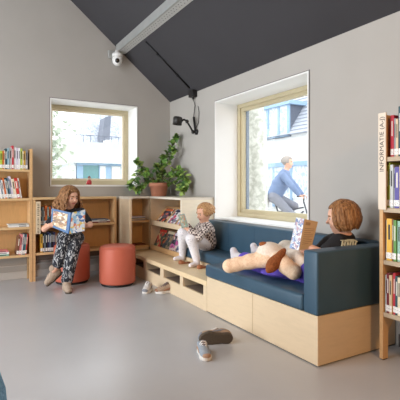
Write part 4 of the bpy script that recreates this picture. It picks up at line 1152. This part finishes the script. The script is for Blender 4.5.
# ------------------------------------------------------------------ outside
OUT = plain('pale_paving', (196, 194, 190), .9, .05, 3)
bm = bmesh.new(); bx(bm, -30, 60, WY + TH + .02, 90, -.27, -.15); bx(bm, WX + TH + .02, 60, -40, WY + TH + .02, -.27, -.15)
struct('ground', bm, OUT)
rend = plain('white_render', (226, 226, 224), .8, .02, 3); paleblue = plain('pale_blue_paint', (148, 176, 202), .6, .03)
slate = plain('pale_slate', (176, 180, 190), .8, .08, 12); slateD = plain('dark_slate', (96, 102, 116), .7, .08)
tealg = plain('teal_glass', (92, 140, 142), .2, .05); fascia = plain('white_fascia', (180, 184, 182), .7, .02); curt = two_tone('curtained_glass', (226, 230, 234), (176, 190, 206), 3, .45, .6, rough=.3)

# building seen through the right window
X0 = 15.0
t = thing('house', (X0, 16, 0), 'white house across the street with blue dormer, seen through right window', 'house')
box_part('wall', (X0, X0 + 7, 8, 27, -.15, 3.78), rend, t)
bm = bmesh.new(); prism(bm, [(X0 - .25, 7.8, 3.78), (X0 + 3.6, 7.8, 9.2), (X0 + 7.25, 7.8, 3.78)], (0, 19.4, 0))
rf = obj('roof', bm, slate, t)
bm = bmesh.new()
for k in range(26):
    f = k / 26; x = X0 - .25 + 3.85 * f; z = 3.78 + 5.42 * f
    bx(bm, x - .03, x + .02, 7.8, 27.2, z - .0, z + .03)
obj('slate_course', bm, plain('slate_shadow_line', (150, 154, 166), .8, .04), rf)
bm = bmesh.new(); prism(bm, [(X0 - .1, 16.55, 3.70), (X0 - .1, 16.55, 5.40), (X0 + 1.6, 16.55, 5.55), (X0 + 1.6, 16.55, 5.0), (X0 + .3, 16.55, 3.70)], (0, 3.3, 0))
dm = obj('dormer', bm, slateD, t)
bm = bmesh.new(); bx(bm, X0 - .3, X0 + 1.7, 16.35, 20.05, 5.36, 5.56); obj('dormer_roof', bm, paleblue, dm)
bm = bmesh.new()
for y in (16.5, 17.25, 18.15, 19.2): bx(bm, X0 - .2, X0 - .1, y, y + .16 if y < 19 else y + .65, 3.75, 5.36)
bx(bm, X0 - .2, X0 - .1, 16.5, 19.8, 3.72, 3.84); obj('dormer_frame', bm, paleblue, dm)
bm = bmesh.new(); bx(bm, X0 - .15, X0 - .12, 16.6, 19.2, 3.8, 5.36); obj('dormer_glass', bm, curt, dm)
bm = bmesh.new(); bx(bm, X0 - .12, X0 - .01, 12, 21.5, 2.15, 2.38); obj('shopfront_band', bm, paleblue, t)
for y in (13.5, 15, 16.4, 17.8, 19.2, 20.2):
    box_part('shopfront_post', (X0 - .1, X0 - .01, y, y + .14, 0, 2.15), paleblue, t)
for y in (15.14, 16.54, 17.94, 19.34):
    box_part('shop_window', (X0 - .06, X0 - .02, y, y + (1.25 if y < 19 else .86), .5, 2.15), curt, t)

# building seen through the back window
Y0 = 16.0
t = thing('house', (6.5, Y0, 0), 'low flat-roofed house with blue woodwork and tiled roof, seen through back window', 'house')
def bxp(px, Y):
    r = (px - 200) / FOC; return Y * (SA + CA * r) / (CA - SA * r)
yf = Y0 + .2
box_part('wall', (3.85, 11, Y0 + .25, Y0 + 9, -.15, 2.0), plain('pale_wall', (206, 212, 216), .7, .03), t)
box_part('roof_band', (3.80, 11.1, Y0, Y0 + 9.2, 2.22, 2.80), fascia, t)
box_part('eave', (3.45, 11.2, Y0 - .35, Y0 + 9.3, 2.0, 2.22), plain('bright_eave', (238, 240, 240), .6, .01), t)
box_part('door', (bxp(83, yf), bxp(98.5, yf), yf - .02, yf + .05, -.1, 1.92), tealg, t)
for p0_, p1_, mm in ((76.5, 82.8, paleblue), (98.7, 99.6, paleblue), (105.5, 111, paleblue), (120.5, 122.5, paleblue), (72, 75.5, rend), (99.8, 105.3, rend), (111.3, 120.2, rend)):
    box_part('wall_panel' if mm is rend else 'post', (bxp(p0_, yf), bxp(p1_, yf), yf - .05, yf + .05, -.1, 1.90), mm, t)
box_part('head_rail', (bxp(76.5, yf), 8, yf - .06, yf + .05, 1.92, 2.0), paleblue, t)
bm = bmesh.new()
for k in range(14):
    x = 3.9 + k * .28; tube(bm, [(x, Y0 + .25, 2.8), (x, Y0 + .25, 3.08)], .012, 5)
tube(bm, [(3.9, Y0 + .25, 3.08), (7.6, Y0 + .25, 3.08)], .012, 5)
obj('railing', bm, slateD, t)
bm = bmesh.new(); prism(bm, [(4.9, Y0 + 2.5, 2.8), (5.55, Y0 + 5.0, 6.6), (12, Y0 + 5.0, 6.6), (12, Y0 + 2.5, 2.8)], (0, 1.2, 0)); rf = obj('tiled_roof', bm, two_tone('pale_tiles', (206, 210, 216), (150, 156, 170), 9, .4, .6, stretch=(1, 1, 1.6)), t)
bm = bmesh.new(); prism(bm, [(5.44, Y0 + 2.2, 2.8), (5.62, Y0 + 2.2, 4.15), (5.92, Y0 + 2.2, 4.3), (5.82, Y0 + 2.2, 2.8)], (0, .7, 0)); obj('chimney', bm, plain('chimney_grey', (112, 116, 128), .7, .04), t)
bm = bmesh.new(); bx(bm, 5.5, 6.9, Y0 + 1.6, Y0 + 2.0, 2.8, 3.1); obj('roof_light', bm, rend, t)
bm = bmesh.new(); prism(bm, [(2.4, 30, -.15), (9.5, 30, -.15), (9.5, 30, 5.2), (2.4, 30, 5.2)], (0, 6, 0))
tag(obj('distant_building', bm, plain('pinkish_render', (232, 226, 222), .9, .02)), 'faint pale building far behind the flat-roofed house', 'building')

def trunk(name, p, h, r0, r1, label, mat, leafy=None):
    t = thing(name, p, label, 'tree'); q = random.Random(int(p.x * 10))
    bm = bmesh.new(); n = 9
    tube(bm, [p + Vector((.05 * math.sin(i * .9), .05 * math.cos(i * 1.3), -.1 + (h + .1) * i / n)) for i in range(n + 1)], [r0 + (r1 - r0) * (i / n) ** .6 for i in range(n + 1)], 16); obj('trunk', bm, mat, t)
    top = p + UP * h
    for k in range(5):
        a = k * 1.26; bm = bmesh.new()
        e = top + Vector((math.cos(a) * 1.4, math.sin(a) * 1.4, 1.6))
        tube(bm, [top - UP * .2, top.lerp(e, .5) + UP * .3, e], [r1 * .6, r1 * .4, .02], 8); obj('branch', bm, mat, t)
    if leafy:
        bm = bmesh.new()
        for k in range(leafy[0]):
            c = p + Vector((q.gauss(0, leafy[1]), q.gauss(0, leafy[1]), leafy[2] + q.gauss(0, leafy[3])))
            add_leaf(bm, c, Vector((q.gauss(0, 1), q.gauss(0, 1), q.gauss(0, 1))), UP, .22, .08, 0)
        obj('foliage', bm, plain('pale_foliage', (196, 204, 188), .8, .1, 6), t)
bark = two_tone('pale_plane_bark', (214, 214, 204), (178, 178, 166), 14, .4, .62, rough=.9, dist=.5)
tp = at(254, 186, 6.6); tp.z = -.15
trunk('street_tree', tp, 6.5, .19, .115, 'pale-barked tree trunk on the street just outside the right window', bark)
tp = at(50, 186, 13.0); tp.z = -.15
trunk('street_tree', tp, 4.0, .12, .08, 'faint pale-leaved tree at left side of the back window', bark, (260, .26, 2.4, .8))

# cyclist, riding towards -Y along the street
cy = at(286, 236, 9.2); cy.z = 0; dirc = (LAT * .93 - DEP * .36).normalized(); sidec = dirc.cross(UP)
g0 = Vector((cy.x, cy.y, -.15))
t = thing('bicycle', g0, 'black city bicycle with white rear crate passing outside the right window', 'bicycle')
wr = .34; wa, wb = g0 - dirc * .55 + UP * wr, g0 + dirc * .55 + UP * wr
for w in (wa, wb):
    bm = bmesh.new(); tube(bm, [w + (dirc * math.cos(a) + UP * math.sin(a)) * (wr - .02) for a in [2 * math.pi * i / 36 for i in range(37)]], .02, 8, cap=False); wo = obj('wheel', bm, plain('tyre_grey', (84, 84, 90), .7, .05), t)
    bm = bmesh.new()
    for i in range(12): tube(bm, [w, w + (dirc * math.cos(i * .5236) + UP * math.sin(i * .5236)) * (wr - .02)], .003, 4)
    obj('spokes', bm, M['steel'], wo)
bb = g0 - dirc * .05 + UP * .30; sadp = g0 - dirc * .25 + UP * .92; hd = g0 + dirc * .38 + UP * .92
bm = bmesh.new()
for a, b_ in ((bb, sadp), (bb, hd - UP * .2), (sadp - UP * .25, hd - UP * .12), (wa, bb), (wa, sadp - UP * .25), (wb, hd)): tube(bm, [a, b_], .018, 8)
obj('frame', bm, plain('bike_paint', (70, 72, 80), .4, .05), t)
bm = bmesh.new(); hb = hd + UP * .12; tube(bm, [hd, hb], .014, 8); tube(bm, [hb - sidec * .28 - dirc * .1, hb - sidec * .1, hb + sidec * .1, hb + sidec * .28 - dirc * .1], .014, 8); obj('handlebar', bm, M['black'], t)
F = Fig(); F.ell(sadp + UP * .02, (dirc, sidec, UP), (.13, .08, .04)); F.build('saddle', M['black'], t, .01)
bm = bmesh.new(); c = wa + UP * .45 - dirc * .02
prism(bm, [c - dirc * .22 - sidec * .2, c + dirc * .18 - sidec * .2, c + dirc * .18 + sidec * .2, c - dirc * .22 + sidec * .2], UP * .32); obj('crate', bm, rend, t)
bm = bmesh.new()
for s in (-1, 1): tube(bm, [bb + sidec * .08 * s, bb + sidec * .08 * s + UP * .17 * s * -1, bb + sidec * .2 * s - UP * .17 * s], .012, 6)
obj('pedals', bm, M['black'], t)
cyc = thing('person', g0, 'cyclist in a blue jacket riding past outside the right window', 'person')
hips = sadp + UP * .10; sh = sadp + dirc * .22 + UP * .60; hc = sh + dirc * .07 + UP * .25; hf = dirc * .95 - UP * .1
F = Fig(); add_head(F, hc, hf, .24); F.cap(sh, hc - UP * .07, .055, .055, k=.02); F.chain([hips, hips.lerp(sh, .6), sh], [.14, .15, .10], k=.05)
hb_ = {}
for s in (-1, 1):
    s1 = sh + sidec * .19 * s - UP * .03; e1 = s1 + dirc * .2 - UP * .24 + sidec * .05 * s; w1 = hb + sidec * .24 * s - dirc * .06 + UP * .03
    F.chain([s1, e1, w1], [.055, .045, .033], k=.02); add_hand(F, w1 - dirc * .03, dirc * .9 - UP * .2, -UP, .18, thumb=-s, curl=.8)
    ft = bb + sidec * .14 * s - UP * .17 * s + UP * .02; kn = hips + dirc * .42 - UP * (.30 + .10 * s) + sidec * .11 * s
    F.chain([hips + sidec * .09 * s, kn, ft + UP * .08 - dirc * .05], [.095, .065, .045], k=.03)
    hb_[s] = (s1, e1, w1, kn, ft)
F.build('body', [M['skin'], M['lip'], hairm], cyc, .011)
F = Fig(); add_hair(F, hc, hf, .24, n=50, hang=.05, openang=60, fringe=50, r0=.07, seed=3); F.build('hair', plain('grey_hair', (150, 140, 132), .7, .1), cyc, .01)
F = Fig(); F.chain([hips + UP * .04, hips.lerp(sh, .6), sh], [.165, .175, .12], k=.05)
for s in (-1, 1): F.chain([hb_[s][0], hb_[s][1], hb_[s][1].lerp(hb_[s][2], .9)], [.078, .066, .05], k=.02)
F.build('jacket', plain('blue_jacket', (112, 130, 162), .8, .08, 10), cyc, .011)
F = Fig(); F.cap(hips - sidec * .08, hips + sidec * .08, .13, k=.04)
for s in (-1, 1): F.chain([hips + sidec * .09 * s, hb_[s][3], hb_[s][4] + UP * .1 - dirc * .05], [.115, .08, .06], k=.03)
F.build('trousers', plain('grey_trousers', (128, 130, 140), .85, .06), cyc, .011)
for s in (-1, 1):
    F = Fig(); ft = hb_[s][4]; F.chain([ft - dirc * .08 + UP * .04, ft + dirc * .12 + UP * .025], [.048, .04], k=.02); F.build('shoe', M['black'], cyc, .01)
